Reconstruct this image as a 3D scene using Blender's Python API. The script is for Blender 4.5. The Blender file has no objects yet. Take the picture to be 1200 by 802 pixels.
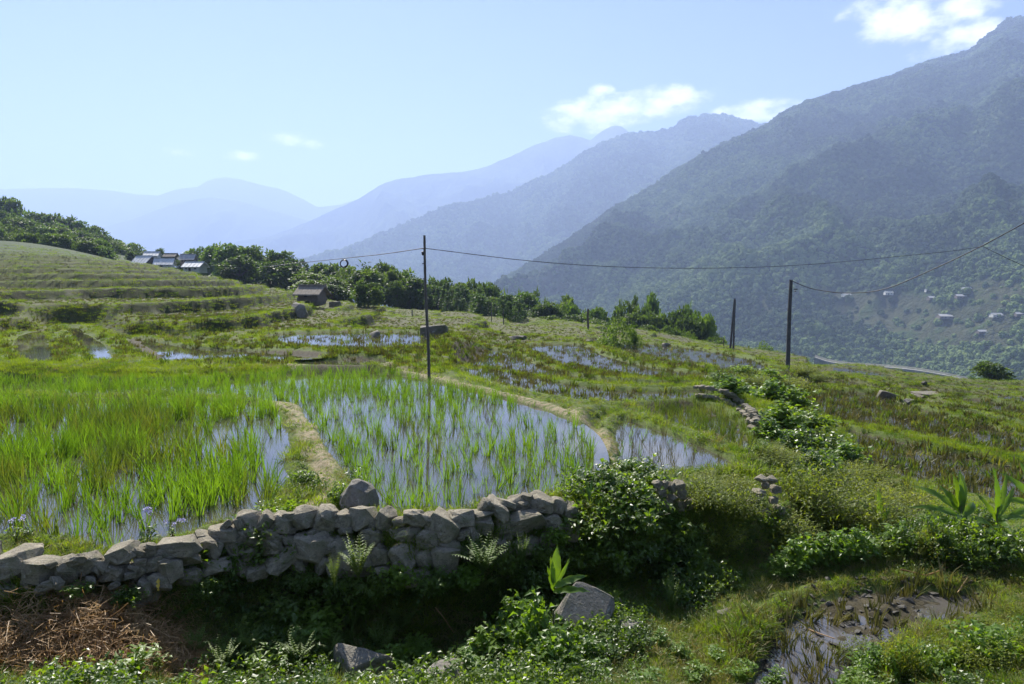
import bpy, bmesh, math, random
import numpy as np
from mathutils import Vector, Matrix
from mathutils.bvhtree import BVHTree

S = bpy.context.scene
COL = S.collection
R = math.radians
rng = np.random.default_rng(7)
random.seed(7)

# ------------------------------------------------------------------ camera, sky, sun, exposure
CAM_Z = 2.8
F = 800.0                      # focal length in pixels of a 1200 px wide picture (24 mm)
PITCH = math.atan((401 - 330) / F)
cam = bpy.data.cameras.new('camera')
cam.lens = 24; cam.sensor_width = 36; cam.clip_start = 0.05; cam.clip_end = 80000
camo = bpy.data.objects.new('camera', cam); COL.objects.link(camo)
camo.location = (0, 0, CAM_Z); camo.rotation_euler = (math.pi / 2 - PITCH, 0, 0)
S.camera = camo

SUN_AZ, SUN_EL = R(-20), R(46)       # azimuth from +Y towards +X
sunv = Vector((math.sin(SUN_AZ) * math.cos(SUN_EL), math.cos(SUN_AZ) * math.cos(SUN_EL), math.sin(SUN_EL)))
sl = bpy.data.lights.new('sun', 'SUN'); sl.energy = 5.0; sl.angle = R(0.5); sl.color = (1.0, 0.95, 0.86)
so = bpy.data.objects.new('sun', sl); COL.objects.link(so)
so.rotation_euler = (-sunv).to_track_quat('-Z', 'Y').to_euler(); so.location = (0, 0, 60)

HAZE_D = 2.1e-4                       # air: about a third of the light lost over 2 km
W = bpy.data.worlds.new('World'); S.world = W; W.use_nodes = True
wn, wl = W.node_tree.nodes, W.node_tree.links
for n in list(wn): wn.remove(n)
wout = wn.new('ShaderNodeOutputWorld'); wbg = wn.new('ShaderNodeBackground'); wbg.inputs['Strength'].default_value = 0.05
sky = wn.new('ShaderNodeTexSky'); sky.sky_type = 'NISHITA'; sky.sun_disc = False
sky.sun_elevation = SUN_EL; sky.sun_rotation = SUN_AZ
sky.altitude = 1200; sky.air_density = 0.8; sky.dust_density = 0.4; sky.ozone_density = 5.0
def wnode(t, **kw):
    n = wn.new(t)
    for k, v in kw.items(): setattr(n, k, v)
    return n
def wmath(op, a, b=None, clamp=False):
    n = wn.new('ShaderNodeMath'); n.operation = op; n.use_clamp = clamp
    for i, s in enumerate((a, b)):
        if s is None: continue
        if isinstance(s, (int, float)): n.inputs[i].default_value = s
        else: wl.new(s, n.inputs[i])
    return n.outputs[0]
def pxdir(u, v):
    xc, yc = (u - 600) / F, (401 - v) / F
    cp, sp = math.cos(PITCH), math.sin(PITCH)
    return np.array([xc, cp + yc * sp, -sp + yc * cp])
# clouds: soft cumulus banks at fixed compass bearings of the sky
geo = wn.new('ShaderNodeTexCoord')
cn1 = wn.new('ShaderNodeTexNoise'); cn1.inputs['Scale'].default_value = 26; cn1.inputs['Detail'].default_value = 7; cn1.inputs['Roughness'].default_value = 0.58
mapn = wn.new('ShaderNodeMapping'); mapn.inputs['Scale'].default_value = (1, 1, 2.0)
wl.new(geo.outputs['Generated'], mapn.inputs['Vector']); wl.new(mapn.outputs[0], cn1.inputs['Vector'])
total = None
CLOUDS = [(1060, 18, 52, 24, 1.0), (1110, 10, 42, 14, .9), (1150, 40, 34, 14, .85), (1120, 52, 26, 9, .6), (1078, 62, 12, 8, .4), (720, 128, 70, 15, 1.0), (780, 117, 44, 15, 1.0),
          (690, 140, 48, 14, .9), (705, 107, 14, 8, .6), (888, 131, 42, 12, 1.0), (925, 126, 16, 6, .6), (336, 162, 22, 8, .6), (283, 183, 18, 6, .5), (196, 178, 24, 5, .42), (364, 169, 14, 5, .45), (60, 217, 60, 6, .2)]
sep = wn.new('ShaderNodeSeparateXYZ'); wl.new(geo.outputs['Generated'], sep.inputs[0])
for (u, v, wpx, hpx, st) in CLOUDS:
    d = pxdir(u, v); d /= np.linalg.norm(d)
    az = math.atan2(d[0], d[1]); el = math.asin(d[2])
    right = np.array([math.cos(az), -math.sin(az), 0.0]); up = np.cross(right, d)
    def dot(vec, scale):
        n = wn.new('ShaderNodeVectorMath'); n.operation = 'DOT_PRODUCT'
        wl.new(geo.outputs['Generated'], n.inputs[0]); n.inputs[1].default_value = tuple(vec * scale)
        return n.outputs['Value']
    a = dot(right, F / (wpx * 1.25)); b = dot(up, F / (hpx * 1.25))
    b = wmath('SUBTRACT', b, float(np.dot(up, d)) * F / hpx)
    fw = wmath('GREATER_THAN', dot(d, 1.0), 0.5)
    r2 = wmath('ADD', wmath('MULTIPLY', a, a), wmath('MULTIPLY', b, b))
    m = wmath('MULTIPLY', wmath('MULTIPLY', wmath('SUBTRACT', 1.0, r2, clamp=True), st), fw)
    total = m if total is None else wmath('MAXIMUM', total, m)
nz = wmath('MULTIPLY', wmath('SUBTRACT', cn1.outputs['Fac'], 0.5), 2.9)
gate = wmath('MULTIPLY', total, 4.0, clamp=True)
cfac = wmath('MULTIPLY', wmath('ADD', total, wmath('MULTIPLY', nz, gate)), 1.0)
cr = wn.new('ShaderNodeMapRange'); cr.interpolation_type = 'SMOOTHSTEP'
cr.inputs['From Min'].default_value = 0.05; cr.inputs['From Max'].default_value = 1.25
wl.new(cfac, cr.inputs['Value'])
cloudf = wmath('MULTIPLY', cr.outputs[0], 0.72)
cmix = wn.new('ShaderNodeMix'); cmix.data_type = 'RGBA'
# the sky itself a little paler than the model gives (thin high haze)
wl.new(cloudf, cmix.inputs['Factor']); wl.new(sky.outputs[0], cmix.inputs[6]); cmix.inputs[7].default_value = (19, 18.4, 17.8, 1)
wl.new(cmix.outputs[2], wbg.inputs['Color']); wl.new(wbg.outputs[0], wout.inputs['Surface'])

S.view_settings.view_transform = 'Standard'; S.view_settings.look = 'None'
S.view_settings.exposure = 1.36; S.view_settings.gamma = 1.0; S.view_settings.use_curve_mapping = False
S.render.engine = 'CYCLES'
cy = S.cycles
cy.max_bounces = 6; cy.diffuse_bounces = 3; cy.glossy_bounces = 2; cy.transmission_bounces = 3; cy.volume_bounces = 1
cy.transparent_max_bounces = 4; cy.use_denoising = True; cy.caustics_reflective = False; cy.caustics_refractive = False
cy.sample_clamp_indirect = 4.0

# ------------------------------------------------------------------ helpers
def tag(o, label=None, cat=None, group=None, kind=None):
    if label: o['label'] = label
    if cat: o['category'] = cat
    if group: o['group'] = group
    if kind: o['kind'] = kind
    return o

def make_mesh(name, V, faces, mat=None, smooth=False, attrs=None):
    """faces: a list of int arrays (n,3) or (n,4)"""
    V = np.asarray(V, np.float32).reshape(-1, 3)
    me = bpy.data.meshes.new(name)
    me.vertices.add(len(V)); me.vertices.foreach_set('co', V.ravel())
    faces = [np.asarray(f, np.int32) for f in faces if len(f)]
    nl = sum(f.size for f in faces); nf = sum(len(f) for f in faces)
    me.loops.add(nl); me.polygons.add(nf)
    me.loops.foreach_set('vertex_index', np.concatenate([f.ravel() for f in faces]))
    tot = np.concatenate([np.full(len(f), f.shape[1], np.int32) for f in faces])
    st = np.concatenate([[0], np.cumsum(tot)[:-1]]).astype(np.int32)
    me.polygons.foreach_set('loop_start', st)
    me.polygons.foreach_set('use_smooth', np.full(nf, smooth))
    if attrs:
        for k, a in attrs.items():
            at_ = me.attributes.new(k, 'FLOAT', 'POINT'); at_.data.foreach_set('value', np.asarray(a, np.float32))
    me.update(calc_edges=True); me.validate()
    if mat: me.materials.append(mat)
    return me

def link(name, me, parent=None, loc=None):
    o = bpy.data.objects.new(name, me); COL.objects.link(o)
    if parent: o.parent = parent
    if loc is not None: o.location = loc
    return o

def empty(name, loc=(0, 0, 0), rz=0.0, sc=1.0):
    o = bpy.data.objects.new(name, None); COL.objects.link(o)
    o.empty_display_size = 0.1
    o.location = loc; o.rotation_euler = (0, 0, rz); o.scale = (sc,) * 3 if np.isscalar(sc) else sc
    return o

def copy_thing(root, loc, rz=0.0, sc=1.0, label=None, group=None):
    c = root.copy(); COL.objects.link(c)
    c.location = loc; c.rotation_euler = (0, 0, rz); c.scale = (sc,) * 3 if np.isscalar(sc) else sc
    if label: c['label'] = label
    if group: c['group'] = group
    for ch in list(root.children):
        d = ch.copy(); COL.objects.link(d); d.parent = c
    return c

class MB:
    """collects vertex and face arrays for one mesh"""
    def __init__(s): s.V = []; s.F3 = []; s.F4 = []; s.n = 0
    def add(s, V, F):
        V = np.asarray(V, float).reshape(-1, 3); F = np.asarray(F, int)
        (s.F3 if F.shape[1] == 3 else s.F4).append(F + s.n); s.V.append(V); s.n += len(V)
    def mesh(s, name, mat=None, smooth=False):
        fs = []
        if s.F3: fs.append(np.concatenate(s.F3))
        if s.F4: fs.append(np.concatenate(s.F4))
        return make_mesh(name, np.concatenate(s.V), fs, mat, smooth)
    def tube(s, P, rad, n=6):
        P = np.asarray(P, float); k = len(P); rad = np.broadcast_to(np.asarray(rad, float), (k,))
        T = np.gradient(P, axis=0); T /= np.linalg.norm(T, axis=1)[:, None] + 1e-9
        ref = np.array([0.31, 0.17, 0.93]) if abs(T[0][2]) < .9 else np.array([1, .1, 0])
        A = np.cross(T, ref); A /= np.linalg.norm(A, axis=1)[:, None] + 1e-9
        B = np.cross(T, A)
        ang = np.arange(n) * 2 * np.pi / n
        V = P[:, None] + rad[:, None, None] * (np.cos(ang)[None, :, None] * A[:, None] + np.sin(ang)[None, :, None] * B[:, None])
        V = V.reshape(-1, 3); Fq = []
        for i in range(k - 1):
            for j in range(n):
                Fq.append((i * n + j, i * n + (j + 1) % n, (i + 1) * n + (j + 1) % n, (i + 1) * n + j))
        s.add(V, Fq)
        for e in (0, k - 1):
            c = len(V); Vc = np.vstack([V[e * n:(e + 1) * n], P[e][None]])
            s.add(Vc, [(j, (j + 1) % n, n) for j in range(n)])
    def box(s, c, size, rz=0.0, jitter=0.0):
        c = np.asarray(c, float); h = np.asarray(size, float) / 2
        V = np.array([[x, y, z] for x in (-1, 1) for y in (-1, 1) for z in (-1, 1)], float) * h
        if jitter: V += rng.uniform(-jitter, jitter, V.shape)
        ca, sa = math.cos(rz), math.sin(rz)
        V[:, :2] = np.stack([V[:, 0] * ca - V[:, 1] * sa, V[:, 0] * sa + V[:, 1] * ca], 1)
        s.add(V + c, [(0, 1, 3, 2), (4, 6, 7, 5), (0, 4, 5, 1), (2, 3, 7, 6), (0, 2, 6, 4), (1, 5, 7, 3)])

_tab = np.random.default_rng(3).random((256, 256))
def vnoise(x, y, seed=0):
    x = np.asarray(x, float) + seed * 17.31; y = np.asarray(y, float) + seed * 9.77
    xi, yi = np.floor(x).astype(int), np.floor(y).astype(int); fx, fy = x - xi, y - yi
    fx = fx * fx * fx * (fx * (fx * 6 - 15) + 10); fy = fy * fy * fy * (fy * (fy * 6 - 15) + 10)
    g = lambda i, j: _tab[i % 256, j % 256]
    return (g(xi, yi) * (1 - fx) + g(xi + 1, yi) * fx) * (1 - fy) + (g(xi, yi + 1) * (1 - fx) + g(xi + 1, yi + 1) * fx) * fy
def fbm(x, y, oct=4, seed=0, gain=.5):
    t = 0; a = 1; n = 0
    for o in range(oct):
        t = t + a * (vnoise(x, y, seed + o) - .5) * 2; n += a; a *= gain; x, y = x * 2.03 + 3.1, y * 2.03 - 1.7
    return t / n
def ridged(x, y, oct=4, seed=0):
    t = 0; a = 1; n = 0
    for o in range(oct):
        t = t + a * (1 - np.abs(2 * vnoise(x, y, seed + o) - 1)); n += a; a *= .5; x, y = x * 2.07, y * 2.07
    return t / n
def sstep(a, b, x):
    t = np.clip((x - a) / (b - a), 0, 1); return t * t * (3 - 2 * t)

def px_plane(u, v, z):
    d = pxdir(u, v); t = (z - CAM_Z) / d[2]; return np.array([d[0] * t, d[1] * t, z])
def px_depth(u, v, dep):
    d = pxdir(u, v); t = dep / d[1]; return np.array([d[0] * t, dep, CAM_Z + d[2] * t])

def sd_poly(px, py, poly):
    """signed distance, positive inside"""
    P = np.asarray(poly, float); Q = np.roll(P, -1, 0)
    best = np.full(px.shape, 1e18); inside = np.zeros(px.shape, bool)
    for (ax, ay), (bx, by) in zip(P, Q):
        ex, ey = bx - ax, by - ay; wx, wy = px - ax, py - ay
        t = np.clip((wx * ex + wy * ey) / (ex * ex + ey * ey + 1e-12), 0, 1)
        best = np.minimum(best, (wx - ex * t) ** 2 + (wy - ey * t) ** 2)
        c = ((ay <= py) & (by > py)) | ((by <= py) & (ay > py))
        xx = ax + (py - ay) / (by - ay + 1e-12) * ex
        inside ^= c & (px < xx)
    d = np.sqrt(best); return np.where(inside, d, -d)
def d_line(px, py, line):
    best = np.full(px.shape, 1e18)
    for (ax, ay), (bx, by) in zip(line[:-1], line[1:]):
        ex, ey = bx - ax, by - ay; wx, wy = px - ax, py - ay
        t = np.clip((wx * ex + wy * ey) / (ex * ex + ey * ey + 1e-12), 0, 1)
        best = np.minimum(best, (wx - ex * t) ** 2 + (wy - ey * t) ** 2)
    return np.sqrt(best)
def smooth_poly(P, it=2, closed=True):
    P = np.asarray(P, float)
    for _ in range(it):
        if closed:
            Q = np.roll(P, -1, 0); P = np.stack([P * .75 + Q * .25, P * .25 + Q * .75], 1).reshape(-1, P.shape[1])
        else:
            a, b = P[:-1], P[1:]; M = np.stack([a * .75 + b * .25, a * .25 + b * .75], 1).reshape(-1, P.shape[1]); P = np.vstack([P[:1], M, P[-1:]])
    return P

# ------------------------------------------------------------------ materials
class NT:
    def __init__(s, name):
        s.m = bpy.data.materials.new(name); s.m.use_nodes = True
        s.n, s.l = s.m.node_tree.nodes, s.m.node_tree.links
        for x in list(s.n): s.n.remove(x)
        s.out = s.n.new('ShaderNodeOutputMaterial')
    def new(s, t, ins=None, **kw):
        n = s.n.new(t)
        for k, v in kw.items(): setattr(n, k, v)
        for k, v in (ins or {}).items(): s.set(n.inputs[k], v)
        return n
    def set(s, sock, v):
        if isinstance(v, bpy.types.NodeSocket): s.l.new(v, sock)
        else: sock.default_value = v
    def noise(s, scale, detail=4, rough=.55, vec=None):
        n = s.new('ShaderNodeTexNoise', {'Scale': scale, 'Detail': detail, 'Roughness': rough})
        if vec is not None: s.l.new(vec, n.inputs['Vector'])
        return n.outputs['Fac']
    def ramp(s, fac, stops):
        n = s.new('ShaderNodeValToRGB'); s.l.new(fac, n.inputs[0]); e = n.color_ramp.elements
        while len(e) < len(stops): e.new(.5)
        for x, (p, c) in zip(e, stops): x.position = p; x.color = (*c, 1)
        return n.outputs[0]
    def mix(s, fac, a, b, mode='MIX'):
        n = s.new('ShaderNodeMix', data_type='RGBA', blend_type=mode)
        s.set(n.inputs[0], fac)
        for i, c in ((6, a), (7, b)):
            s.set(n.inputs[i], (*c, 1) if isinstance(c, tuple) and len(c) == 3 else c)
        return n.outputs[2]
    def math(s, op, a, b=0.0, clamp=False):
        n = s.new('ShaderNodeMath', operation=op, use_clamp=clamp); s.set(n.inputs[0], a); s.set(n.inputs[1], b); return n.outputs[0]
    def attr(s, name, typ='GEOMETRY'):
        return s.new('ShaderNodeAttribute', attribute_name=name, attribute_type=typ).outputs['Fac']
    def mr(s, v, a, b, c=0.0, d=1.0):
        n = s.new('ShaderNodeMapRange', {'From Min': a, 'From Max': b, 'To Min': c, 'To Max': d}); s.l.new(v, n.inputs['Value']); return n.outputs[0]
    def done(s, sh): s.l.new(sh, s.out.inputs['Surface']); return s.m
    def pos(s): return s.new('ShaderNodeNewGeometry').outputs['Position']
    def obj(s): return s.new('ShaderNodeTexCoord').outputs['Object']

def leaf_mat(name, cols, trans=.45, tcol=None, rough=.5, nscale=3.0, spec=.3):
    """foliage: several greens by plant and by place, light passes through the blade"""
    t = NT(name)
    rnd = t.new('ShaderNodeObjectInfo').outputs['Random']
    nz = t.noise(nscale, 3, .6, t.pos())
    fac = t.math('ADD', t.math('MULTIPLY', rnd, .45), t.math('MULTIPLY', t.mr(nz, .3, .7), .55))
    k = len(cols)
    col = t.ramp(fac, [(.1 + .8 * i / (k - 1), c) for i, c in enumerate(cols)])
    d = t.new('ShaderNodeBsdfPrincipled', {'Base Color': col, 'Roughness': rough, 'Specular IOR Level': spec})
    tr_c = t.mix(1.0, col, tuple(tcol or (2.2, 2.0, .7)), 'MULTIPLY')
    tr = t.new('ShaderNodeBsdfTranslucent', {'Color': tr_c})
    mx = t.new('ShaderNodeMixShader', {0: trans}); t.l.new(d.outputs[0], mx.inputs[1]); t.l.new(tr.outputs[0], mx.inputs[2])
    return t.done(mx.outputs[0])

def rock_mat(name, c1, c2, moss=.3, scale=6.0):
    t = NT(name); p = t.obj()
    rnd = t.new('ShaderNodeObjectInfo').outputs['Random']
    n1 = t.noise(scale, 8, .65, p); n2 = t.noise(scale * 4.2, 6, .7, p); n3 = t.noise(scale * .5, 4, .6, p)
    col = t.ramp(n1, [(.3, c1), (.7, c2)])
    col = t.mix(t.mr(rnd, 0, 1, 0, .5), col, (.22, .195, .14))
    col = t.mix(t.mr(n2, .55, .72), col, (.035, .033, .028))
    lich = t.mr(t.noise(scale * 1.7, 5, .6, p), .6, .68)
    col = t.mix(t.math('MULTIPLY', lich, .5), col, (.42, .42, .36))
    nrm = t.new('ShaderNodeSeparateXYZ'); t.l.new(t.new('ShaderNodeNewGeometry').outputs['Normal'], nrm.inputs[0])
    ms = t.math('MULTIPLY', t.mr(n3, .5, .62), moss)
    col = t.mix(ms, col, (.055, .075, .02))
    h = t.math('ADD', t.math('MULTIPLY', n1, .6), t.math('MULTIPLY', n2, .4))
    b = t.new('ShaderNodeBump', {'Strength': 1.0, 'Distance': .05, 'Height': h})
    d = t.new('ShaderNodeBsdfPrincipled', {'Base Color': col, 'Roughness': .85, 'Specular IOR Level': .25}); t.l.new(b.outputs[0], d.inputs['Normal'])
    return t.done(d.outputs[0])

def plain_mat(name, c1, c2, scale=8.0, rough=.7, bump=.2, metal=0.0, stretch=None):
    t = NT(name); p = t.obj()
    if stretch:
        mp = t.new('ShaderNodeMapping'); mp.inputs['Scale'].default_value = stretch; t.l.new(p, mp.inputs[0]); p = mp.outputs[0]
    n1 = t.noise(scale, 6, .6, p)
    col = t.ramp(n1, [(.3, c1), (.7, c2)])
    d = t.new('ShaderNodeBsdfPrincipled', {'Base Color': col, 'Roughness': rough, 'Metallic': metal})
    b = t.new('ShaderNodeBump', {'Strength': bump, 'Distance': .02, 'Height': n1}); t.l.new(b.outputs[0], d.inputs['Normal'])
    return t.done(d.outputs[0])

M = {}
M['rock'] = rock_mat('wall stone', (.13, .113, .082), (.48, .42, .31), .5, 2.2)
M['boulder'] = rock_mat('boulder stone', (.11, .105, .095), (.29, .265, .23), .45, 2.5)
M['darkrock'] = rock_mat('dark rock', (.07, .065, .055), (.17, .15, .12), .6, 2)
M['rice'] = leaf_mat('rice blades', [(.05, .10, .012), (.085, .16, .016), (.13, .215, .025)], .5, (2.1, 2.1, .6), nscale=1.5)
M['rice_old'] = leaf_mat('older rice blades', [(.035, .062, .011), (.06, .10, .014), (.10, .14, .022), (.135, .14, .032)], .42, (2.0, 1.9, .7), nscale=1.2)
M['stubble'] = leaf_mat('rice stubble', [(.055, .052, .016), (.10, .092, .030), (.08, .092, .020), (.20, .175, .08)], .25, (1.6, 1.55, .7), nscale=.6)
M['grass'] = leaf_mat('bund grass', [(.045, .085, .010), (.085, .145, .015), (.16, .205, .028), (.11, .175, .018)], .5, (2.0, 1.95, .55), nscale=.7)
M['grass_dry'] = leaf_mat('dry grass', [(.15, .15, .04), (.25, .22, .085), (.13, .15, .03)], .3, (1.5, 1.4, .8), nscale=1.2)
M['straw'] = leaf_mat('dead straw', [(.18, .10, .04), (.34, .21, .09), (.46, .33, .17)], .25, (1.4, 1.3, .9), nscale=4)
M['weed'] = leaf_mat('broad weed leaves', [(.05, .09, .015), (.085, .14, .02), (.14, .19, .03)], .52, (2.2, 2.2, .6), .38, 2.5, .5)
M['bright'] = leaf_mat('bright weed leaves', [(.075, .14, .018), (.11, .19, .022), (.16, .235, .03)], .5, (2.1, 2.0, .6), .42, 2.5, .45)
M['feather'] = leaf_mat('feathery shrub leaves', [(.10, .14, .018), (.15, .19, .024), (.21, .23, .04)], .52, (1.9, 1.8, .6), .5, 1.5)
M['fern'] = leaf_mat('fern fronds', [(.07, .12, .02), (.11, .17, .03), (.15, .2, .045)], .4, (2.0, 1.9, .7), .5, 3)
M['ginger'] = leaf_mat('long ginger leaves', [(.06, .12, .016), (.09, .16, .02), (.13, .2, .025)], .5, (2.4, 2.3, .5), .35, 2.5, .5)
M['tree'] = leaf_mat('tree leaves', [(.038, .068, .017), (.06, .10, .02), (.10, .15, .028)], .45, (1.8, 1.8, .6), .5, .5)
M['tree_light'] = leaf_mat('pale tree leaves', [(.055, .10, .02), (.085, .145, .025), (.12, .18, .035)], .42, (1.8, 1.8, .6), .5, .5)
M['bamboo'] = leaf_mat('bamboo leaves', [(.045, .075, .018), (.07, .11, .022), (.10, .15, .035)], .42, (1.8, 1.8, .6), .5, .5)
M['conifer'] = leaf_mat('young conifer needles', [(.045, .085, .028), (.07, .12, .035), (.10, .16, .05)], .35, (1.6, 1.6, .8), .6, .5)
M['bark'] = plain_mat('bark', (.06, .045, .03), (.14, .11, .08), 10, .9, .4)
M['stem'] = plain_mat('green stems', (.07, .09, .03), (.11, .10, .045), 10, .6, .1)
M['bamboo_pole'] = plain_mat('weathered bamboo', (.05, .045, .04), (.12, .105, .085), 14, .7, .2, stretch=(1, 1, .15))
M['concrete_pole'] = plain_mat('weathered post', (.045, .042, .04), (.09, .085, .08), 6, .85, .3)
M['wire'] = plain_mat('black cable', (.012, .012, .014), (.02, .02, .022), 5, .5, 0)
M['petal'] = plain_mat('lilac petals', (.5, .45, .7), (.7, .66, .85), 20, .6, 0)
M['yellow'] = plain_mat('yellowed leaf', (.5, .33, .03), (.65, .45, .05), 20, .6, 0)

def ground_mat():
    t = NT('paddy ground'); p = t.pos()
    bank = t.attr('bank')
    g, wet, path, far = t.attr('grass'), t.attr('wet'), t.attr('path'), t.attr('scrub')
    n1 = t.noise(.8, 6, .6, p); n2 = t.noise(9, 6, .65, p); n3 = t.noise(45, 4, .7, p)
    soil = t.ramp(n2, [(.3, (.045, .034, .022)), (.7, (.11, .085, .055))])
    mud = t.ramp(n2, [(.35, (.03, .026, .015)), (.7, (.078, .066, .038))])
    gr = t.ramp(t.math('ADD', t.math('MULTIPLY', n1, .5), t.math('MULTIPLY', n3, .5)), [(.3, (.032, .055, .010)), (.5, (.07, .105, .016)), (.7, (.12, .145, .032))])
    dry = t.ramp(n3, [(.3, (.15, .115, .07)), (.55, (.27, .22, .14)), (.75, (.36, .31, .22))])
    col = t.mix(g, soil, gr); col = t.mix(wet, col, mud)
    col = t.mix(t.math('MULTIPLY', path, t.mr(n2, .38, .55)), col, dry)
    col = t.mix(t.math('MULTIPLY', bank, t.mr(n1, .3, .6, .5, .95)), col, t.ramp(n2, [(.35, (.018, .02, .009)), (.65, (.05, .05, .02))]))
    col = t.mix(far, col, (.035, .055, .016))
    h = t.math('ADD', t.math('MULTIPLY', n2, .7), t.math('MULTIPLY', n3, .3))
    b = t.new('ShaderNodeBump', {'Strength': .8, 'Distance': .05, 'Height': h})
    d = t.new('ShaderNodeBsdfPrincipled', {'Base Color': col, 'Roughness': .9, 'Specular IOR Level': .2}); t.l.new(b.outputs[0], d.inputs['Normal'])
    return t.done(d.outputs[0])
def water_mat(name='paddy water', c=(.035, .032, .024)):
    t = NT(name); p = t.pos()
    n1 = t.noise(2.2, 3, .5, p)
    b = t.new('ShaderNodeBump', {'Strength': .05, 'Distance': .02, 'Height': n1})
    n2 = t.noise(.9, 5, .6, p)
    col = t.ramp(n2, [(.35, c), (.7, tuple(x * 1.8 for x in c))])
    d = t.new('ShaderNodeBsdfPrincipled', {'Base Color': col, 'Roughness': .035, 'IOR': 1.5, 'Specular IOR Level': .75}); t.l.new(b.outputs[0], d.inputs['Normal'])
    return t.done(d.outputs[0])
M['ground'] = ground_mat(); M['water'] = water_mat()
M['mudwater'] = water_mat('muddy water', (.06, .055, .05))

# ------------------------------------------------------------------ ground: control heights and paddies
# visible ground read as (picture column, row, depth in metres); heights follow
A_PTS = [(-200, 425, 20), (-200, 380, 30), (-200, 340, 50), (-200, 315, 80), (-200, 295, 115),
 (0, 425, 20), (0, 400, 24), (0, 375, 31), (0, 350, 43), (0, 330, 60), (0, 312, 84), (0, 296, 108), (0, 283, 128), (0, 272, 180), (0, 268, 230),
 (100, 430, 20), (100, 400, 25), (100, 375, 32), (100, 350, 44), (100, 330, 61), (100, 312, 86), (100, 302, 112),  (100, 287, 195),
 (200, 432, 20), (200, 400, 26), (200, 375, 33), (200, 350, 45), (200, 336, 60), (200, 322, 82), (200, 316, 108), (200, 318, 180),
 (300, 432, 20.5), (300, 400, 27), (300, 378, 35), (300, 360, 45), (300, 347, 58), (300, 339, 72), (300, 341, 120), (300, 350, 160),
 (400, 425, 22), (400, 400, 30), (400, 385, 40), (400, 370, 60), (400, 358, 90), (400, 353, 120), (400, 356, 160),
 (500, 418, 23.5), (500, 400, 32), (500, 385, 45), (500, 375, 68), (500, 368, 105),
 (600, 440, 21), (600, 420, 26), (600, 400, 36), (600, 388, 55), (600, 378, 90), (600, 375, 115),
 (700, 470, 17.5), (700, 440, 22), (700, 415, 31), (700, 402, 44), (700, 393, 65), (700, 388, 95),
 (800, 480, 17), (800, 450, 22), (800, 428, 31), (800, 415, 46), (800, 406, 65), (800, 402, 85),
 (880, 470, 20), (880, 450, 27), (880, 430, 40), (880, 420, 57), (880, 414, 75),
 (926, 447, 34), (950, 432, 52), (975, 428, 66)]
SHARED = [(950, 480, 23), (950, 460, 29), (1000, 452, 40), (1000, 441, 55), (1000, 434, 72),
 (1100, 470, 34), (1100, 455, 46), (1100, 447, 64), (1200, 500, 26), (1200, 480, 33), (1200, 465, 44), (1200, 456, 60), (1400, 470, 40), (1400, 500, 24),
 (1000, 520, 18), (1100, 540, 16.5), (1200, 560, 15.5), (1000, 565, 14.2), (1150, 590, 13), (1400, 600, 12.5)]
B_PTS = [(-150, 790, 5.4), (0, 800, 5.35), (0, 740, 6.05), (100, 720, 6.35), (100, 790, 5.5), (0, 700, 6.5), (200, 780, 6.1), (300, 770, 6.55), (300, 720, 7.1), (400, 760, 6.8), (450, 720, 7.4), (500, 765, 7.0), (500, 715, 7.6),
 (560, 790, 6.2), (600, 800, 5.9), (650, 745, 6.75), (700, 790, 5.9), (720, 720, 7.2), (760, 720, 7.4), (830, 700, 7.9), (880, 650, 9.3), (900, 610, 11.0),
 (850, 760, 6.6), (880, 690, 7.9), (1000, 672, 8.0), (1200, 660, 8.2), (1000, 760, 6.55), (1100, 720, 7.1), (1100, 800, 5.75), (1200, 770, 6.1), (1200, 720, 7.0), (900, 800, 6.0),
 (1000, 630, 9.8), (1100, 640, 9.2), (1200, 630, 9.5), (960, 590, 12.2), (1400, 700, 7.2), (950, 555, 14.3)]
def polar(x, y): return np.arctan2(x, y), np.log(np.hypot(x, y))
def ctrl(pts, extra=()):
    P = []
    for (u, v, d) in pts: P.append(px_depth(u, v, d))
    for p in extra: P.append(np.array(p, float))
    return np.array(P)
around = []
for th in (-150, -110, -80, 80, 110, 150, 180):
    for r, z in ((2, 1.15), (8, .9), (40, 2.5 if th < 0 else -3), (200, 25 if th < 0 else -40)):
        around.append((r * math.sin(R(th)), r * math.cos(R(th)), z))
near = [(x, y, z) for (x, y, z) in [(0, .6, 1.2), (-1.5, 1.5, 1.1), (1.5, 1.5, 1.1), (0, 3, .55), (-3, 3.2, .5), (3, 3.2, .4), (-5, 4.5, .1), (5, 4.5, -.1), (0, 4.6, -.35), (2.5, 4.6, -.4), (-2.5, 4.6, -.3)]]
def dn(u, dep, z): return (pxdir(u, 330)[0] / pxdir(u, 330)[1] * dep, dep, z)
drops = [dn(u, d, z) for (u, d, z) in [(400, 230, -22), (500, 150, -14), (500, 230, -40), (600, 160, -22), (600, 240, -50), (700, 130, -22), (700, 220, -55), (800, 120, -24), (800, 220, -60),
         (900, 110, -24), (900, 200, -60), (1000, 105, -22), (1000, 200, -62), (1100, 105, -22), (1100, 200, -62), (1200, 110, -22), (1200, 200, -62), (1400, 150, -40), (300, 230, -8), (200, 260, 3), (1400, 70, -7)]]
CA = ctrl(A_PTS + SHARED, around + drops + near + [px_plane(u, v, z) for (u, v, z) in
     [(0, 655, .05), (100, 660, .05), (200, 640, .05), (350, 605, .05), (490, 612, .05), (600, 592, .05), (680, 575, .05), (720, 540, .05), (720, 560, 0), (800, 565, -.15), (870, 555, -.25), (905, 540, -.4), (880, 505, -.5), (350, 520, .1), (150, 560, 0), (550, 520, 0), (350, 437, .1), (100, 445, .1), (520, 448, .1), (640, 478, .1)]])
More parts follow.
